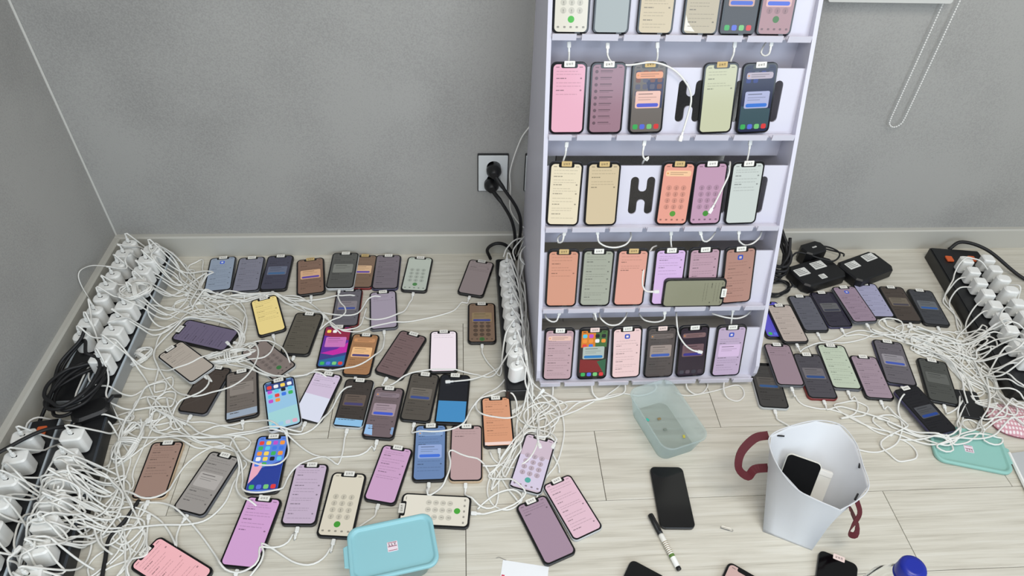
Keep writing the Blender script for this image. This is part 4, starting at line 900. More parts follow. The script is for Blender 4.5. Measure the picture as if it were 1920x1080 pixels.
# measured routes of the cables over the floor, x and y in millimetres
ROUTES = [
(0,('B', 0),[-696,1408,-730,1425,-749,1458,-740,1500,-726,1509,-761,1518,-811,1518,-849,1527,-881,1528]),
(1,('B', 1),[-621,1404,-642,1403,-685,1423,-744,1435,-787,1466,-820,1501,-833,1542,-850,1549,-866,1550,-886,1530,-864,1501,-836,1510,-824,1497,-821,1471,-839,1471,-880,1483]),
(2,('A', 0),[-547,1409,-581,1424,-623,1420,-672,1417,-704,1426,-727,1433,-743,1403,-749,1374,-759,1394,-756,1432,-755,1466,-790,1508,-829,1553,-877,1577,-923,1572,-952,1556]),
(3,('B', 2),[-434,1390,-475,1404,-515,1409,-564,1417,-613,1398,-661,1400,-703,1400,-747,1431,-783,1461,-776,1474,-812,1469,-848,1446,-879,1438]),
(5,('A', 1),[-360,1400,-351,1379,-333,1352,-339,1327,-364,1313,-395,1282,-389,1321,-413,1366,-456,1404,-497,1418,-539,1423,-579,1416,-645,1423,-677,1425,-703,1420,-720,1405,-719,1383,-706,1361,-684,1353,-672,1358,-655,1382,-667,1393,-687,1376,-697,1367,-727,1396,-754,1445,-788,1484,-808,1522,-819,1556,-861,1584,-905,1579,-928,1557,-941,1517,-951,1511]),
(6,('B', 3),[-236,1407,-269,1400,-286,1375,-301,1336,-338,1330,-382,1338,-421,1356,-459,1375,-511,1405,-554,1426,-600,1426,-646,1422,-690,1410,-727,1428,-753,1464,-760,1514,-770,1545,-775,1571,-782,1584,-797,1570,-811,1558,-809,1540,-791,1536,-786,1511,-787,1474,-806,1438,-859,1392,-877,1393]),
(4,('A', 2),[-309,1413,-349,1408,-397,1407,-434,1400,-489,1398,-528,1422,-579,1423,-620,1425,-671,1430,-702,1419,-741,1423,-784,1437,-833,1454,-884,1463,-925,1462,-949,1466]),
(9,('B', 4),[-331,1262,-362,1288,-381,1327,-414,1350,-448,1357,-497,1388,-546,1425,-590,1426,-635,1417,-687,1419,-732,1420,-761,1418,-797,1408,-803,1395,-799,1375,-782,1363,-759,1368,-741,1400,-718,1420,-680,1384,-642,1340,-602,1299,-586,1252,-589,1220,-592,1242,-598,1283,-633,1323,-671,1338,-719,1337,-765,1333,-808,1352,-849,1346,-876,1348]),
(10,('A', 3),[-222,1249,-222,1208,-245,1168,-285,1140,-338,1136,-375,1138,-419,1116,-464,1118,-510,1127,-552,1157,-586,1179,-594,1210,-589,1254,-589,1303,-603,1347,-645,1387,-685,1412,-726,1420,-753,1453,-790,1490,-818,1516,-838,1512,-854,1504,-863,1487,-846,1472,-825,1485,-805,1476,-799,1499,-823,1521,-847,1553,-878,1572,-916,1565,-925,1519,-928,1474,-921,1437,-948,1421]),
(7,('B', 5),[-157,1396,-163,1384,-177,1346,-207,1322,-250,1311,-282,1332,-280,1369,-284,1335,-292,1296,-322,1274,-360,1289,-385,1328,-426,1359,-467,1378,-502,1387,-546,1420,-588,1418,-632,1397,-686,1379,-732,1359,-781,1365,-804,1373,-805,1392,-790,1405,-771,1409,-763,1392,-775,1374,-804,1335,-851,1309,-875,1302]),
(11,('A', 4),[-504,1243,-502,1209,-517,1184,-553,1178,-590,1179,-631,1186,-651,1198,-640,1200,-606,1223,-594,1274,-601,1306,-605,1357,-635,1401,-675,1411,-720,1421,-750,1451,-750,1492,-743,1509,-777,1485,-802,1452,-835,1405,-869,1387,-912,1389,-947,1377]),
(12,('B', 6),[-450,1164,-471,1204,-510,1239,-565,1235,-604,1215,-645,1200,-659,1211,-634,1207,-590,1233,-586,1264,-628,1302,-670,1321,-707,1329,-760,1321,-794,1284,-836,1259,-874,1257]),
(13,('B', 7),[-583,1235,-550,1227,-535,1199,-536,1159,-550,1118,-579,1089,-619,1074,-659,1062,-703,1082,-744,1123,-781,1174,-800,1213,-792,1250,-771,1296,-744,1330,-696,1340,-648,1338,-608,1310,-595,1269,-591,1257,-593,1284,-632,1321,-660,1338,-687,1353,-705,1355,-719,1343,-717,1330,-705,1328,-705,1332,-756,1333,-795,1303,-842,1264,-854,1230,-872,1212]),
(15,('A', 6),[-626,1105,-642,1124,-631,1104,-637,1077,-662,1059,-690,1039,-693,989,-679,973,-663,980,-677,996,-699,994,-722,989,-768,992,-815,1010,-862,1015,-905,1032,-912,1063,-914,1116,-909,1167,-914,1206,-932,1244,-944,1287]),
(16,('B', 8),[-434,1112,-475,1116,-517,1136,-555,1170,-589,1187,-628,1203,-642,1207,-658,1187,-684,1161,-726,1143,-770,1159,-802,1161,-871,1167]),
(8,('A', 5),[-1,1378,-17,1385,-38,1353,-87,1331,-156,1312,-234,1292,-268,1281,-323,1269,-355,1293,-382,1321,-407,1348,-439,1356,-486,1401,-536,1418,-582,1417,-636,1404,-677,1405,-716,1404,-749,1391,-750,1373,-740,1362,-725,1353,-688,1354,-679,1368,-690,1383,-740,1394,-780,1371,-827,1342,-869,1330,-909,1330,-945,1332]),
(17,('A', 7),[-349,1116,-386,1128,-434,1122,-474,1120,-518,1132,-564,1158,-621,1179,-635,1203,-606,1221,-598,1264,-631,1297,-663,1323,-708,1330,-752,1327,-800,1282,-803,1248,-795,1198,-774,1163,-766,1108,-760,1088,-754,1086,-728,1096,-723,1109,-732,1134,-739,1129,-771,1116,-808,1076,-853,1073,-890,1084,-908,1118,-901,1161,-911,1201,-942,1242]),
(18,('B', 9),[-285,1090,-315,1056,-331,1014,-353,974,-388,953,-438,952,-488,959,-527,953,-579,947,-624,949,-663,952,-710,949,-758,954,-793,981,-824,1020,-844,1052,-850,1101,-870,1122]),
(14,('A', 8),[-658,986,-701,1011,-748,1037,-768,1069,-741,1053,-706,1012,-689,990,-697,975,-717,972,-739,983,-736,993,-723,1011,-740,1044,-770,1092,-800,1135,-839,1170,-888,1179,-927,1189,-941,1197]),
(22,('D', 0),[-524,967,-565,979,-615,995,-648,994,-695,1012,-735,1034,-747,1060,-729,1083,-708,1080,-702,1059,-704,1037,-737,1038,-785,1029,-836,1029,-852,1023,-843,993,-822,987,-794,998,-780,1000,-786,1023,-802,1007,-806,975,-814,936,-846,905]),
(23,('C', 0),[-414,929,-406,896,-418,868,-456,864,-493,881,-523,916,-542,943,-570,947,-615,958,-651,985,-699,1007,-739,1031,-769,1037,-821,1019,-863,995,-892,951,-905,922,-945,905]),
(24,('D', 1),[-390,957,-430,954,-474,958,-516,958,-558,952,-605,947,-635,951,-680,968,-725,938,-765,890,-805,853,-838,854]),
(25,('C', 1),[-287,934,-288,899,-294,868,-324,889,-359,878,-396,841,-402,809,-446,798,-484,806,-495,842,-508,882,-527,909,-542,926,-538,948,-532,950,-517,948,-498,933,-517,909,-566,924,-613,922,-663,947,-705,964,-742,1004,-752,1040,-740,1069,-698,1057,-700,1036,-711,1011,-746,998,-798,997,-850,987,-886,982,-902,951,-910,905,-914,877,-937,852]),
(33,('D', 2),[-679,765,-685,788,-688,764,-685,734,-730,730,-778,735,-794,739,-774,745,-731,748,-718,761,-752,767,-767,774,-762,779,-749,801,-722,785,-744,776,-790,790,-831,803]),
(34,('D', 3),[-596,730,-595,707,-586,684,-610,716,-644,750,-697,777,-732,774,-741,759,-746,721,-733,696,-722,695,-711,699,-702,718,-709,731,-720,727,-744,733,-783,744,-823,752]),
(35,('C', 2),[-446,769,-479,786,-503,819,-508,872,-539,921,-584,922,-622,888,-637,848,-644,805,-681,792,-727,813,-757,824,-766,844,-746,852,-741,845,-767,832,-799,815,-845,796,-890,802,-929,799]),
(40,('D', 5),[-462,607,-462,625,-468,609,-510,576,-546,556,-593,564,-635,598,-667,644,-660,685,-658,716,-674,729,-703,740,-718,722,-723,701,-704,689,-688,682,-696,694,-720,731,-762,766,-783,802,-795,822,-796,803,-794,774,-775,724,-765,685,-808,651]),
(41,('C', 4),[-493,588,-521,551,-573,542,-617,513,-658,480,-697,453,-750,455,-798,466,-837,502,-844,548,-838,589,-833,636,-845,676,-838,697,-811,703,-781,691,-772,674,-786,653,-812,650,-843,659,-833,657,-796,655,-775,636,-762,625,-774,621,-790,623,-808,628,-809,636,-826,648,-873,660,-913,693]),
(36,('D', 4),[-358,692,-362,709,-371,689,-395,676,-422,675,-418,647,-441,630,-479,634,-512,671,-553,716,-595,755,-645,786,-690,790,-737,795,-771,809,-795,804,-805,807,-805,791,-787,791,-787,803,-819,814,-800,817,-787,780,-789,740,-815,702]),
(26,('C', 3),[-216,900,-223,914,-242,893,-289,888,-347,894,-404,934,-457,975,-512,992,-550,982,-588,979,-632,955,-678,958,-725,972,-738,997,-741,1014,-748,1039,-738,1042,-719,1038,-711,1020,-728,991,-732,959,-734,926,-735,864,-724,839,-723,823,-759,813,-808,804,-852,792,-893,766,-921,746]),
(37,('D', 6),[-282,662,-283,676,-290,659,-313,641,-347,645,-389,669,-421,684,-411,651,-449,597,-485,564,-526,551,-569,557,-620,583,-660,622,-681,666,-698,713,-726,755,-748,763,-776,766,-804,759,-814,744,-813,723,-783,722,-760,729,-754,751,-791,778,-810,798,-803,826,-778,843,-746,846,-725,822,-734,792,-751,754,-764,720,-755,691,-755,651,-765,622,-800,600]),
(19,('M', 8),[-215,1088,-188,1091,-153,1116,-114,1129,-69,1130,-24,1127,18,1119,64,1106,116,1115]),
(21,('M', 6),[36,1192,47,1161,64,1135,79,1110,86,1147,100,1187,115,1199]),
(27,('M', 9),[-134,946,-94,942,-51,945,-13,965,6,1012,34,1040,74,1046,113,1025,113,984,144,949,156,936,150,964,152,1009,150,1047,117,1073]),
(29,('M', 7),[-91,785,-94,797,-91,778,-61,802,-44,849,-46,890,-12,874,25,860,50,813,46,790,51,809,76,850,101,890,124,911,123,937,139,976,141,1028,151,1080,146,1120,116,1157]),
(30,('M', 5),[-11,781,23,751,52,752,60,782,65,829,87,863,108,915,139,961,186,992,217,1020,185,1052,145,1065,142,1107,147,1148,149,1196,140,1221,114,1241]),
(31,('M', 4),[68,867,85,888,111,922,140,968,167,1005,184,1022,210,1031,235,1023,236,1007,220,1000,196,993,175,994,154,1020,146,1062,136,1114,146,1154,148,1196,142,1247,139,1279,114,1284]),
(32,('M', 3),[106,754,83,791,56,844,53,823,45,793,67,819,95,871,110,906,130,947,161,968,161,997,148,1036,150,1092,151,1141,147,1182,142,1220,142,1266,137,1307,113,1326]),
(38,None,[-202,738,-221,724,-233,711,-244,693,-244,693]),
(39,('M', 1),[29,735,65,743,100,758,119,776,90,809,57,816,36,825,53,839,78,880,112,912,143,938,178,925,199,903,190,921,187,963,177,1008,155,1058,138,1110,138,1150,148,1198,143,1243,137,1288,143,1337,132,1380,127,1407,112,1410]),
(49,('RL', 5),[876,1161,900,1182,948,1197,979,1202,1021,1202,1080,1216,1124,1234,1173,1225,1220,1229,1254,1218,1295,1213,1328,1185,1373,1177,1433,1164]),
(50,('RL', 0),[957,1211,988,1209,1044,1237,1087,1247,1125,1236,1163,1238,1211,1240,1245,1248,1286,1240,1338,1235,1373,1217,1395,1197,1402,1183,1380,1174,1351,1179,1332,1197,1358,1223,1384,1263,1386,1309,1381,1353,1414,1388,1463,1400]),
(51,('RL', 1),[1032,1226,1073,1233,1110,1222,1146,1228,1202,1219,1240,1201,1261,1184,1259,1175,1255,1162,1234,1156,1220,1168,1218,1188,1193,1197,1176,1206,1166,1216,1186,1231,1203,1235,1222,1223,1226,1196,1243,1154,1273,1121,1290,1098,1293,1076,1306,1072,1326,1084,1335,1102,1320,1103,1303,1104,1323,1116,1350,1159,1374,1205,1377,1262,1388,1302,1391,1346,1423,1362,1456,1353]),
(52,('RL', 2),[1103,1232,1142,1226,1173,1226,1198,1236,1206,1266,1192,1277,1175,1285,1148,1276,1143,1259,1154,1245,1186,1204,1224,1159,1263,1130,1286,1088,1312,1048,1340,1013,1348,971,1343,946,1318,938,1289,964,1269,981,1268,993,1304,997,1346,1027,1364,1083,1360,1131,1365,1182,1376,1218,1391,1262,1428,1293,1449,1306]),
(53,('RL', 3),[1168,1260,1202,1226,1230,1191,1249,1168,1246,1158,1232,1142,1216,1148,1205,1166,1237,1168,1281,1139,1323,1135,1376,1109,1405,1089,1405,1071,1386,1057,1354,1051,1343,1069,1338,1088,1356,1107,1359,1089,1353,1047,1330,1001,1321,972,1317,953,1299,933,1263,934,1254,941,1244,970,1288,983,1301,967,1280,976,1285,1013,1291,1063,1298,1114,1320,1154,1340,1208,1386,1240,1420,1254,1442,1259]),
(54,('RL', 4),[1236,1242,1281,1204,1325,1163,1363,1137,1400,1133,1418,1116,1423,1101,1409,1073,1365,1076,1355,1095,1357,1115,1348,1134,1308,1141,1272,1170,1246,1182,1233,1192,1215,1217,1219,1240,1239,1248,1274,1237,1279,1215,1273,1191,1291,1149,1306,1101,1319,1053,1318,1008,1325,963,1326,924,1337,907,1369,902,1392,911,1413,927,1396,957,1373,973,1345,969,1340,983,1336,1020,1332,1056,1336,1106,1332,1150,1370,1185,1408,1194,1437,1211]),
(55,('RR', 0),[1306,1225,1265,1224,1229,1203,1176,1207,1140,1226,1114,1250,1132,1237,1175,1221,1220,1218,1267,1209,1307,1212,1348,1199,1377,1184,1384,1165,1374,1160,1343,1151,1327,1152,1321,1169,1337,1178,1337,1168,1342,1135,1362,1157,1362,1195,1366,1245,1384,1292,1391,1326,1390,1367,1418,1402,1442,1437,1472,1447,1505,1421,1533,1406]),
(56,('RL', 6),[744,956,774,925,813,888,867,879,911,864,950,857,1007,879,1043,923,1050,946,1040,956,1034,960,1003,959,991,950,1005,948,1026,933,1076,899,1126,878,1165,889,1170,914,1200,947,1247,993,1285,1019,1317,1025,1339,1060,1370,1099,1392,1117,1423,1117]),
(57,('RL', 7),[806,1016,816,1030,820,1003,855,987,893,981,936,955,977,911,1011,901,990,924,979,943,987,956,999,958,1013,953,1022,946,1012,937,1018,925,1064,897,1111,862,1154,880,1184,920,1210,972,1253,1029,1299,1069,1333,1072,1378,1070,1420,1070]),
(58,('RR', 3),[879,980,916,988,956,971,994,953,1036,923,1080,890,1126,879,1175,894,1214,905,1249,937,1291,958,1327,1008,1355,1054,1341,1094,1345,1145,1364,1176,1392,1190,1410,1194,1427,1196,1438,1185,1418,1176,1409,1170,1410,1195,1443,1232,1488,1259,1514,1265]),
(59,('RL', 8),[952,1008,965,1020,963,992,941,966,902,955,949,961,970,964,986,987,967,1004,955,1007,929,1002,903,995,919,964,966,926,1013,908,1058,881,1094,865,1142,875,1186,890,1224,890,1252,879,1263,876,1252,863,1233,860,1216,872,1231,899,1281,927,1324,930,1373,940,1403,967,1412,1023]),
(60,('RR', 4),[1023,976,1034,984,1043,952,1058,927,992,897,965,876,975,850,987,831,1020,834,1043,846,1036,883,1019,890,1028,889,1076,885,1108,882,1123,877,1130,859,1116,842,1094,850,1090,862,1108,867,1146,880,1201,875,1245,884,1286,911,1320,930,1334,907,1378,865,1431,863,1464,875,1497,889,1517,923,1534,968,1542,1017,1536,1059,1540,1109,1546,1148,1542,1187,1525,1216,1508,1217]),
(61,('RR', 1),[1096,1018,1064,991,1053,951,1059,901,1101,886,1146,891,1191,925,1230,970,1273,1012,1282,1055,1265,1100,1268,1141,1269,1178,1251,1198,1222,1198,1199,1164,1215,1153,1243,1149,1272,1151,1285,1140,1306,1094,1335,1065,1326,1095,1326,1148,1336,1193,1327,1201,1310,1212,1299,1210,1301,1192,1312,1163,1323,1170,1332,1148,1334,1106,1348,1066,1357,1042,1367,1020,1401,992,1447,985,1493,975,1527,997,1572,1036,1583,1088,1589,1136,1590,1173,1584,1210,1577,1257,1555,1298,1530,1358]),
(62,('RR', 5),[1134,862,1172,869,1211,891,1235,907,1237,932,1214,942,1192,921,1195,904,1222,910,1267,929,1312,957,1335,974,1355,988,1369,981,1388,961,1378,946,1358,948,1350,960,1333,966,1337,1008,1358,1061,1339,1107,1329,1157,1332,1190,1347,1196,1370,1204,1383,1207,1384,1186,1367,1170,1350,1175,1339,1191,1328,1175,1344,1137,1360,1083,1366,1034,1379,1001,1411,990,1447,988,1490,994,1505,1015,1528,1062,1530,1109,1533,1145,1503,1170]),
(63,('RR', 2),[1174,959,1210,974,1250,1012,1269,1048,1287,1091,1321,1138,1363,1173,1382,1181,1396,1174,1407,1167,1394,1140,1381,1143,1357,1150,1344,1174,1311,1205,1270,1245,1238,1266,1190,1255,1183,1225,1212,1184,1251,1156,1274,1110,1287,1058,1328,1014,1378,991,1418,982,1460,984,1502,992,1544,1023,1578,1055,1608,1103,1609,1142,1607,1192,1575,1232,1545,1274,1521,1312]),
(None,('C', 5),[-739,713,-724,755,-729,802,-759,830,-777,846,-804,844,-809,827,-811,808,-784,794,-765,798,-752,811,-750,836,-761,854,-776,860,-796,857,-817,846,-802,834,-786,827,-766,832,-737,798,-732,759,-748,706,-775,674,-814,662,-854,650,-905,640]),
(None,None,[-745,784,-775,764,-803,760,-828,762,-850,776,-842,784,-822,786,-791,786,-790,763,-774,748,-791,722,-821,703,-853,702]),
(None,None,[-831,653,-849,612,-840,569,-824,535,-814,497,-785,496,-742,527,-705,563,-689,616,-676,662,-668,701,-666,732,-667,712,-708,657]),
(None,None,[-667,762,-657,719,-645,686,-637,668,-664,664,-704,652,-750,616,-803,609,-856,622,-876,649,-869,694,-886,734,-901,746,-904,751,-913,762,-895,781,-887,786,-877,776,-874,768,-885,753,-891,722,-876,672,-846,623,-816,599,-781,593,-742,626,-706,670,-695,720,-678,771]),
(None,None,[-795,1027,-791,998,-791,957,-777,911,-752,867,-734,816,-704,777,-704,724,-676,686,-657,679,-654,703,-689,756,-722,798,-760,855,-777,898,-781,938,-791,988,-784,1028,-782,1067,-779,1097,-749,1112,-737,1109,-733,1085,-741,1070,-755,1073,-780,1070,-795,1055,-787,1014,-790,964,-794,921,-789,874,-782,837,-774,793,-767,743,-736,694,-703,670]),
(None,None,[-788,724,-786,754,-794,786,-833,787,-857,779,-865,762,-862,746,-842,740,-807,743,-792,770,-803,817,-827,836,-854,838]),
(None,None,[-751,994,-737,1030,-703,1021,-672,975,-633,946,-583,925,-552,920,-568,936,-614,939,-661,975,-701,1021,-721,1062]),
(None,None,[-784,1424,-772,1469,-787,1517,-815,1541,-839,1560,-855,1539,-865,1511,-864,1481,-831,1468,-795,1473,-782,1469,-776,1422,-778,1397,-791,1373,-814,1368,-847,1374,-861,1411,-836,1422,-805,1424,-786,1438,-776,1475,-756,1489]),
(None,None,[-733,1403,-749,1389,-721,1361,-675,1345,-635,1322,-601,1283,-600,1232,-631,1197]),
(None,('M', 0),[150,919,174,915,190,939,179,989,141,1037,135,1052,150,1105,147,1140,142,1179,139,1224,137,1271,149,1307,147,1364,146,1408,135,1433,111,1452]),
(None,('M', 2),[182,924,148,940,115,920,101,894,108,916,111,962,133,1014,145,1057,150,1106,147,1140,147,1184,147,1230,147,1274,147,1314,144,1345,112,1368]),
(None,None,[187,885,199,907,186,933,135,941,115,905,115,881,96,855,80,825,75,820,71,838,89,873,110,924,112,967,123,1024]),
(None,('RR', 6),[1240,985,1251,1023,1266,1063,1265,1112,1236,1154,1194,1184,1180,1191,1213,1182,1240,1194,1250,1196,1250,1213,1221,1230,1215,1213,1218,1205,1258,1187,1309,1191,1345,1195,1405,1188,1447,1173,1493,1123]),
(None,None,[1223,1212,1266,1191,1308,1147,1353,1113,1382,1102,1404,1100,1422,1112,1427,1134,1396,1155,1375,1153,1352,1146,1341,1121,1321,1132,1277,1163,1234,1197,1213,1212,1203,1200,1202,1180,1235,1192,1268,1212,1300,1187,1343,1162]),
(None,None,[1288,1068,1274,1113,1268,1155,1253,1188,1259,1208,1238,1221,1219,1213,1219,1199,1227,1194,1248,1197,1272,1205,1297,1211,1321,1190,1320,1159,1304,1144,1275,1149,1273,1160,1257,1172,1271,1132,1268,1092,1275,1044,1277,999,1306,957]),
(None,None,[1271,1211,1239,1193,1209,1188,1195,1178,1193,1168,1223,1158,1237,1169,1242,1169,1255,1149,1284,1113,1286,1065,1273,1022,1269,989,1282,982,1298,981,1304,973,1308,977,1303,980,1281,973,1277,1001,1275,1044,1269,1091,1264,1140,1228,1198]),
(None,('RR', 7),[1338,1066,1323,1031,1308,1004,1300,991,1284,988,1270,989,1265,1009,1286,1008,1308,1020,1312,1039,1277,1078,1271,1122,1248,1170,1254,1200,1241,1224,1231,1229,1196,1218,1188,1200,1197,1190,1215,1179,1240,1169,1252,1139,1279,1100,1302,1056,1337,1023,1379,992,1420,976,1464,980,1501,983,1524,1019,1523,1064,1492,1076]),
(None,None,[-796,753,-783,727,-795,680,-827,666,-864,680,-859,694,-848,704,-819,712,-806,698,-793,690,-777,679,-773,714,-770,749,-781,782,-789,790,-810,805,-824,807,-832,785,-831,774,-811,766,-801,775,-786,812]),
(None,None,[-817,778,-786,778,-746,760,-699,754,-670,745,-669,726,-683,706,-693,696,-715,704,-731,729,-725,738,-728,725,-772,692,-789,670,-732,646]),
(None,None,[-625,1238,-601,1214,-584,1182,-609,1179,-609,1205,-594,1248,-609,1309,-650,1330,-695,1365,-745,1409,-794,1457,-821,1501]),
(None,None,[1328,1161,1332,1194,1329,1225,1305,1232,1281,1222,1276,1210,1274,1193,1296,1183,1320,1181,1381,1184,1401,1194,1405,1207,1410,1212,1402,1221,1381,1204,1368,1209,1342,1191,1303,1190,1271,1202]),
(None,None,[1223,1259,1260,1236,1315,1208,1349,1191,1372,1208,1377,1222,1367,1234,1343,1234,1362,1217,1373,1183,1376,1160,1376,1135,1362,1127,1334,1125,1319,1137,1334,1168,1339,1139,1331,1095,1320,1064,1313,1017,1281,967,1236,925,1223,895]),
(None,None,[-845,830,-809,818,-774,812,-750,809,-760,805,-804,787,-829,759,-840,723,-830,695,-808,698,-784,698,-766,716,-778,737,-791,753,-788,775,-754,768,-722,732,-682,691,-672,661,-680,639,-709,617,-724,620,-744,643,-747,667,-726,687,-724,675]),
(None,None,[-831,760,-792,723,-772,711,-759,708,-738,726,-745,742,-775,751,-803,734,-802,742,-792,754,-777,762,-760,766,-749,759,-766,742,-795,735,-838,742,-877,722]),
(None,None,[-729,1344,-784,1367,-814,1374,-841,1360,-841,1324,-826,1310,-798,1302,-770,1314,-767,1344,-738,1369,-701,1368,-650,1349,-606,1318,-594,1265,-598,1224,-598,1184,-582,1178,-597,1195,-587,1239,-601,1292,-631,1329,-679,1366,-721,1399,-782,1430]),
(None,None,[161,886,155,916,162,950,165,997,155,978,123,934,97,891,69,856,28,847]),
(None,None,[-736,1004,-776,971,-801,930,-791,886,-811,834,-837,798,-844,777,-838,762,-809,766,-809,784,-845,796,-876,770,-862,731,-818,728,-765,727,-725,722,-684,730,-634,735,-582,735,-544,746,-518,785,-511,836,-495,876,-505,887]),
(None,None,[-967,830,-970,872,-985,911,-985,957,-956,989,-915,1005,-869,996,-824,985,-790,948,-753,903,-747,861,-745,822,-743,795,-748,746,-757,714,-793,681,-836,674,-863,659,-860,642,-841,628,-828,630,-803,644,-819,672,-856,688,-876,731,-865,772,-857,782]),
(None,None,[-870,840,-875,809,-866,774,-879,735,-908,727,-935,745,-963,776,-963,815,-953,836,-926,822,-901,803,-863,784,-811,770]),
(None,None,[-840,775,-876,784,-913,800,-889,817,-848,840,-806,843,-766,839,-748,824,-747,785,-761,749,-791,723,-820,725])]
USED = set()
for i, (ph, ch, r) in enumerate(ROUTES):
    pts = [(r[k]/1000, r[k+1]/1000) for k in range(0, len(r), 2)]
    st = phone_end(ph) if ph is not None else None
    en = CHARGERS[ch] if ch is not None else None
    mx, my = pts[len(pts)//2]
    if ph is not None: lab = 'white charging cable plugged into the '+PHONES[ph][1]; grp = None
    else:
        place = 'right of the rack' if mx > .8 else ('below the left foot of the rack' if mx > 0 else ('in the left foreground' if my < .95 else 'beside the long left strips'))
        if en is None:
            near = min(PHONES[:64], key=lambda p: (p[2].translation.xy-Vector(pts[0])).length)
            lab = 'loose white cable, its plug lying near the '+near[1]
        else: lab = 'white cable trailing from the %s charger into the tangle %s' % (ORD[ch[1]], place)
        if lab in USED or len(lab.split()) > 16: lab = 'loose white cable in the tangle '+place
        USED.add(lab); grp = 'loose cables '+place
    if st is None and en is None: st = (Vector((pts[0][0], pts[0][1], ground(*pts[0])+.0045)), Vector((pts[1][0]-pts[0][0], pts[1][1]-pts[0][1], 0)))
    cable(lab, pts, st, en, grp, seed=i, lift=.016 if ph is None else .010)

def atX(px, py, X): d = ray(px, py); return CPOS+d*(X/d.x)
def cable3d(label, pts, plug0=False, plug1=False, r=CR_, group=None):
    P = spline(pts, .006); root = thing('charging_cable', label, 'cable', tuple(P[0]), 0, group); off = Vector(root.location)
    q = MB(); q.tube([p-off for p in P], r, 6); q.build('cord', CORD, root, smooth=True)
    up = Vector((0, -1, .3))
    if plug0: connector(root, P[0]-(P[1]-P[0]).normalized()*.0205, (P[1]-P[0]), up)
    if plug1: connector(root, P[-1]+(P[-1]-P[-2]).normalized()*.0205, (P[-2]-P[-1]), up)
    return root
def rp(px, py, off):                                  # picture point on a plane parallel to the rack's front
    d = ray(px, py); s = (RY0+off+RS*CAM_H)/(d.y-RS*d.z); return CPOS+d*s
BK = .045
def hang(lab, px, off=.012, plug=True, back=None):
    pts = [rp(x, y, off) for x, y in px]
    if back: pts += [pts[-1]+Vector(b) for b in back]
    cable3d(lab, pts, plug0=plug)
TL = 'white cable hanging from the %s phone on the %s tier of the rack'
IN = [(0, .05, .0), (0, .10, -.04)]
hang(TL % ('first', 'top'), [(1067, 97), (1067, 106), (1066, 117), (1064, 128)], .022)
cable3d('long white cable drooping from the top tier over the second tier, free plug down', [rp(1139, 99, .012), rp(1140, 106, .010), rp(1150, 119, .004), rp(1180, 122, .0), rp(1225, 117, -.005), rp(1262, 130, -.004), rp(1288, 158, .0), rp(1296, 185, .002), rp(1290, 215, .0), rp(1280, 248, -.008)], True, True)
hang(TL % ('third', 'top'), [(1233, 98), (1233, 106), (1231, 116), (1229, 126)], .022)
hang(TL % ('fifth', 'top'), [(1376, 97), (1375, 103), (1371, 112), (1367, 124)], .018)
cable3d(TL % ('last', 'top'), [rp(1444, 94, .010), rp(1442, 101, .010), rp(1434, 105, .014), rp(1427, 99, .02), rp(1431, 88, .03), rp(1436, 80, .045)], True)
hang(TL % ('first', 'second'), [(1061, 283), (1060, 290), (1057, 299), (1055, 307)], .020)
cable3d(TL % ('third', 'second'), [rp(1206, 280, .010), rp(1205, 288, .010), rp(1207, 296, .010), rp(1213, 301, .012), rp(1216, 294, .014), rp(1208, 300, .016), rp(1204, 308, .03)], True)
hang(TL % ('fifth', 'second'), [(1405, 279), (1404, 286), (1402, 296), (1400, 306)], .020)
cable3d('loose white cable laid across the orchid dialler phone on the rack', [rp(1368, 304, .03), rp(1369, 306, .012), rp(1366, 328, .002), rp(1355, 352, -.002), rp(1343, 376, -.004), rp(1338, 385, -.005)], False, True)
cable3d(TL % ('first', 'third'), [rp(1056, 447, .010), rp(1054, 453, .012), rp(1047, 455, .018), rp(1046, 446, .026), rp(1052, 440, .045)], True)
cable3d(TL % ('second', 'third'), [rp(1121, 446, .008), rp(1123, 454, .006), rp(1136, 462, .004), rp(1155, 464, .004), rp(1174, 458, .010), rp(1183, 445, .022), rp(1182, 434, .045)], True)
hang(TL % ('fourth', 'third'), [(1258, 447), (1258, 455), (1259, 463), (1259, 472)], .018)
cable3d(TL % ('fifth', 'third'), [rp(1316, 446, .010), rp(1318, 451, .010), rp(1325, 453, .014), rp(1334, 446, .022), rp(1341, 436, .045)], True)
cable3d(TL % ('last', 'third'), [rp(1385, 445, .008), rp(1386, 452, .008), rp(1397, 460, .010), rp(1412, 456, .014), rp(1424, 445, .024), rp(1428, 434, .045)], True)
cable3d('white cable from the sideways phone curling up over the fourth tier', [rp(1220, 547, -.014), rp(1212, 546, -.010), rp(1205, 536, -.004), rp(1206, 510, .002), rp(1213, 485, .012), rp(1222, 466, .022), rp(1231, 461, .045)], True)
cable3d(TL % ('first', 'fourth'), [rp(1046, 596, .010), rp(1043, 602, .010), rp(1034, 603, .012), rp(1024, 596, .020), rp(1022, 586, .045)], True)
cable3d(TL % ('second', 'fourth'), [rp(1117, 594, .008), rp(1118, 600, .010), rp(1114, 598, .03), rp(1112, 590, .05)], True)
cable3d('white cable looping in a wide arc under the fourth tier, second slot', [rp(1123, 587, .04), rp(1127, 598, .010), rp(1142, 609, .006), rp(1160, 608, .006), rp(1172, 596, .014), rp(1176, 585, .045)])
cable3d(TL % ('fourth', 'fourth'), [rp(1246, 594, .008), rp(1244, 600, .010), rp(1228, 604, .014), rp(1208, 600, .024), rp(1198, 588, .045)], True)
cable3d('white cable draped over the dark plum phone, its plug pointing right', [rp(1268, 586, .035), rp(1269, 604, .008), rp(1272, 626, -.002), rp(1284, 646, -.006), rp(1297, 656, -.008), rp(1303, 658, -.008)], False, True)
hang(TL % ('last', 'fourth'), [(1373, 590), (1372, 597), (1371, 606), (1370, 614)], .018)
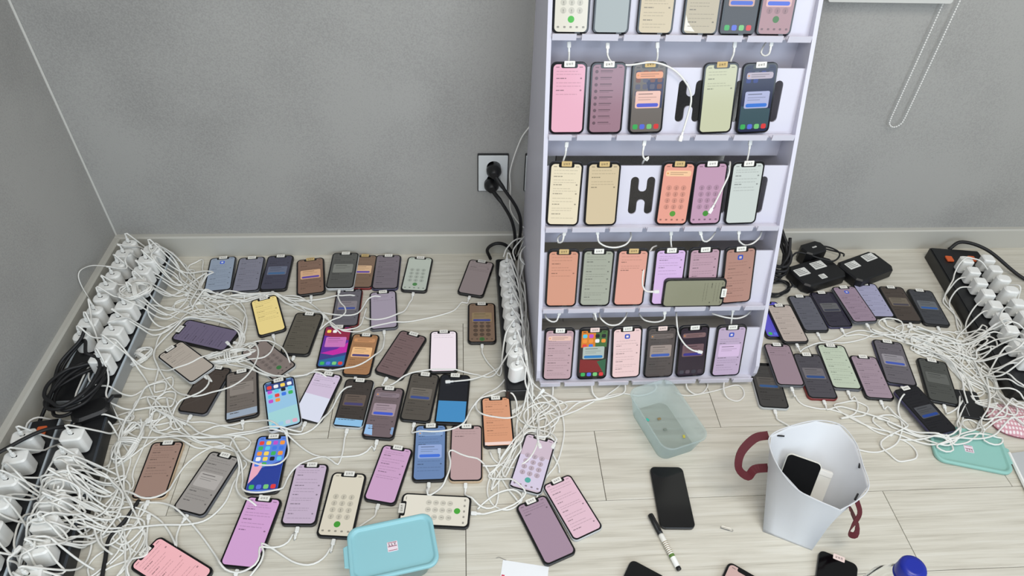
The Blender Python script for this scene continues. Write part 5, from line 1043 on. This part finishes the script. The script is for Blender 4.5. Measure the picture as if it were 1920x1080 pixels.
cable3d('white cable crossing behind the last slot of the fourth tier', [rp(1335, 588, .03), rp(1360, 595, .020), rp(1382, 597, .020), rp(1398, 592, .024), rp(1407, 584, .045)])
def fl(px, py, z=.0022): return at(px, py, z)
LW = 'white cable dropping from the %s phone on the lowest tier to the floor'
cable3d(LW % 'first', [rp(1037, 722, .006), fl(1036, 741, .006), fl(1030, 756), fl(1010, 768), fl(990, 752)])
cable3d(LW % 'second', [rp(1109, 716, .010), fl(1112, 738, .008), fl(1126, 748), fl(1146, 735), fl(1162, 722), fl(1168, 708)])
cable3d(LW % 'third', [rp(1172, 716, .010), fl(1170, 736, .008), fl(1140, 746), fl(1100, 752), fl(1060, 754), fl(1030, 770), fl(1040, 800), fl(1020, 830)])
cable3d(LW % 'fourth', [rp(1229, 716, .010), fl(1228, 732, .008), fl(1200, 742), fl(1165, 738), fl(1120, 748), fl(1085, 755), fl(1050, 780), fl(1025, 770)])
cable3d(LW % 'fifth', [rp(1286, 714, .010), fl(1289, 729, .008), fl(1303, 739), fl(1318, 736), fl(1327, 722), fl(1322, 706)])
cable3d(LW % 'last', [rp(1358, 712, .008), fl(1357, 731, .012), fl(1364, 746), fl(1383, 752), fl(1395, 742), fl(1392, 728), fl(1378, 722), fl(1340, 733), fl(1290, 742), fl(1266, 736)])
# bundle running up the left side of the rack from the strip
for i in range(9):
    rr = random.Random(70+i); x = .150+.0025*(i % 4)
    pts = [(x, 1.03+rr.uniform(0, .03), .004+.003*i)]
    for k in range(7): pts.append((min(.160, .148+rr.uniform(-.006, .012)), 1.08+.062*k+rr.uniform(-.02, .02), .012+.010*k*rr.random()+.012*rr.random()))
    pts += [(.152, 1.53, .05), (.150+.01*rr.random(), 1.575, .02)]
    if i > 5: pts[0] = (.10-.02*(i-6), 1.0-.02*(i-6), .004); pts.insert(1, (.135, 1.025, .006))
    cable3d('white cable in the bundle squeezed between the rack and its charger strip', [Vector(p) for p in pts], group='bundle beside the rack')
# cord up the back wall
cable3d('single white cable rising up the back wall left of the rack', [atY(1016, 78, 1.57), atY(1003, 108, 1.575), atY(1001, 150, 1.58), atY(1003, 190, 1.585), atY(998, 228, 1.585), atY(976, 262, 1.59), atY(957, 318, 1.59), atY(957, 352, 1.585), atY(957, 392, 1.58), atY(972, 418, 1.575), atY(986, 436, 1.57), Vector((.148, 1.56, .02))], r=.0020)
for i, p in enumerate(([(987, 440), (975, 452), (962, 470), (966, 488)], [(985, 446), (966, 450), (950, 466), (944, 482)], [(990, 458), (978, 470), (976, 486), (984, 496)])):
    cable3d('white cable arching behind the first chargers beside the rack', [at(x, y, z) for (x, y), z in zip(p, (.10, .12, .11, .095))], group='arching cables beside the rack')
# loop over the skirting at the left wall
cable3d('thin white cable looping over the left skirting behind the chargers', [at(222, 500, .098), at(200, 499, .105), atX(172, 498, -1.0), atX(152, 506, -1.008), atX(147, 518, -1.010), atX(153, 536, -1.006), atX(165, 556, -.995), at(180, 580, .10)], r=.0014)
# tied coils
def coil(lab, c, rx, ry, ang, n, z0, seed, upright=False):
    rnd = random.Random(seed); pts = coil_pts(c.x, c.y, rx, ry, ang, n, z0, .010, .14, 0.0, rnd)
    root = thing('cable_coil', lab, 'cable', (c.x, c.y, 0)); off = Vector(root.location)
    q = MB(); q.tube([p-off for p in spline([Vector(p) for p in pts], .007)], CR_, 6); q.build('cord', CORD, root, smooth=True)
    q = MB(); w = [Vector((math.cos(ang)*rx*.15*k, math.sin(ang)*rx*.15*k, z0+.005)) + Vector((-math.sin(ang), math.cos(ang), 0))*ry*1.15*math.cos(t) + Vector((0, 0, .010*math.sin(t))) for k, t in [(j/12-1, 2*PI*j/8) for j in range(0, 25)]]
    q.tube(spline(w, .005), CR_, 6); q.build('wrap', CORD, root, smooth=True)
coil('small tied white cable coil beside the pale-edged strip', at(264, 668, .01), .030, .017, 1.0, 6, .006, 1)
coil('tall tied white cable coil near the foreground chargers', at(242, 828, .01), .050, .020, 1.45, 7, .006, 2)
coil('white cable coil heaped on the chargers beside the phones', at(254, 545, .10), .036, .026, .4, 7, .096, 3)
coil('flat bundle of white cable between the beige and the diagonal dialler phones', at(428, 668, .01), .060, .016, .25, 6, .004, 4)
cable3d('white cable end lying across the black and bright blue phone', [at(850, 715, .0135), at(862, 714, .0135), at(885, 711, .016), at(910, 703, .006), at(935, 690, .006), at(952, 676, .03)], True)
cable3d('white cable end lying over the bright orange phone', [at(1010, 741, .02), at(1000, 752, .010), at(980, 770, .006), at(958, 783, .015), at(930, 782, .0135), at(902, 775, .0135), at(892, 760, .006), at(905, 742, .006), at(935, 725, .006), at(955, 700, .03)], True)
cable3d('white cable bowing out to the right of the pinkish lavender dialler phone', [fl(1003, 748, .012), fl(1030, 742, .010), fl(1050, 765, .006), fl(1058, 805), fl(1052, 845), fl(1042, 872), fl(1030, 888), fl(1018, 905), fl(1006, 935, .006)])
cable3d('white cable running past the dialler phone to the pale pink settings phone', [fl(1005, 790, .010), fl(1024, 784, .008), fl(1021, 812, .006), fl(1034, 846, .006), fl(1047, 872), fl(1049, 886, .004)])
cable3d('white cable looped in a wide oval below the left foot of the rack', [fl(975, 800, .008), fl(985, 812, .006), fl(1012, 812), fl(1040, 796, .008), fl(1048, 775, .012), fl(1025, 755, .012), fl(995, 762, .012), fl(982, 778, .010), fl(992, 798, .012), fl(1020, 800, .012), fl(1043, 784, .014), fl(1080, 770, .004), fl(1115, 752)])
cable3d('white cable swinging round left of the dialler phone in a large loop', [fl(962, 860, .006), fl(935, 874, .004), fl(918, 898), fl(914, 925), fl(926, 948), fl(950, 956, .004), fl(972, 946, .006), fl(978, 930, .008), fl(962, 918, .010), fl(934, 924, .010), fl(908, 942, .006), fl(895, 955, .004)])
cable3d('white cable arcing under the orange phone towards the dialler phone', [fl(918, 846, .004), fl(926, 862), fl(944, 874), fl(966, 876, .004), fl(990, 862, .012), fl(1005, 838, .013), fl(1012, 808, .012), fl(1008, 780, .010), fl(1030, 760, .010), fl(1010, 735, .02)])
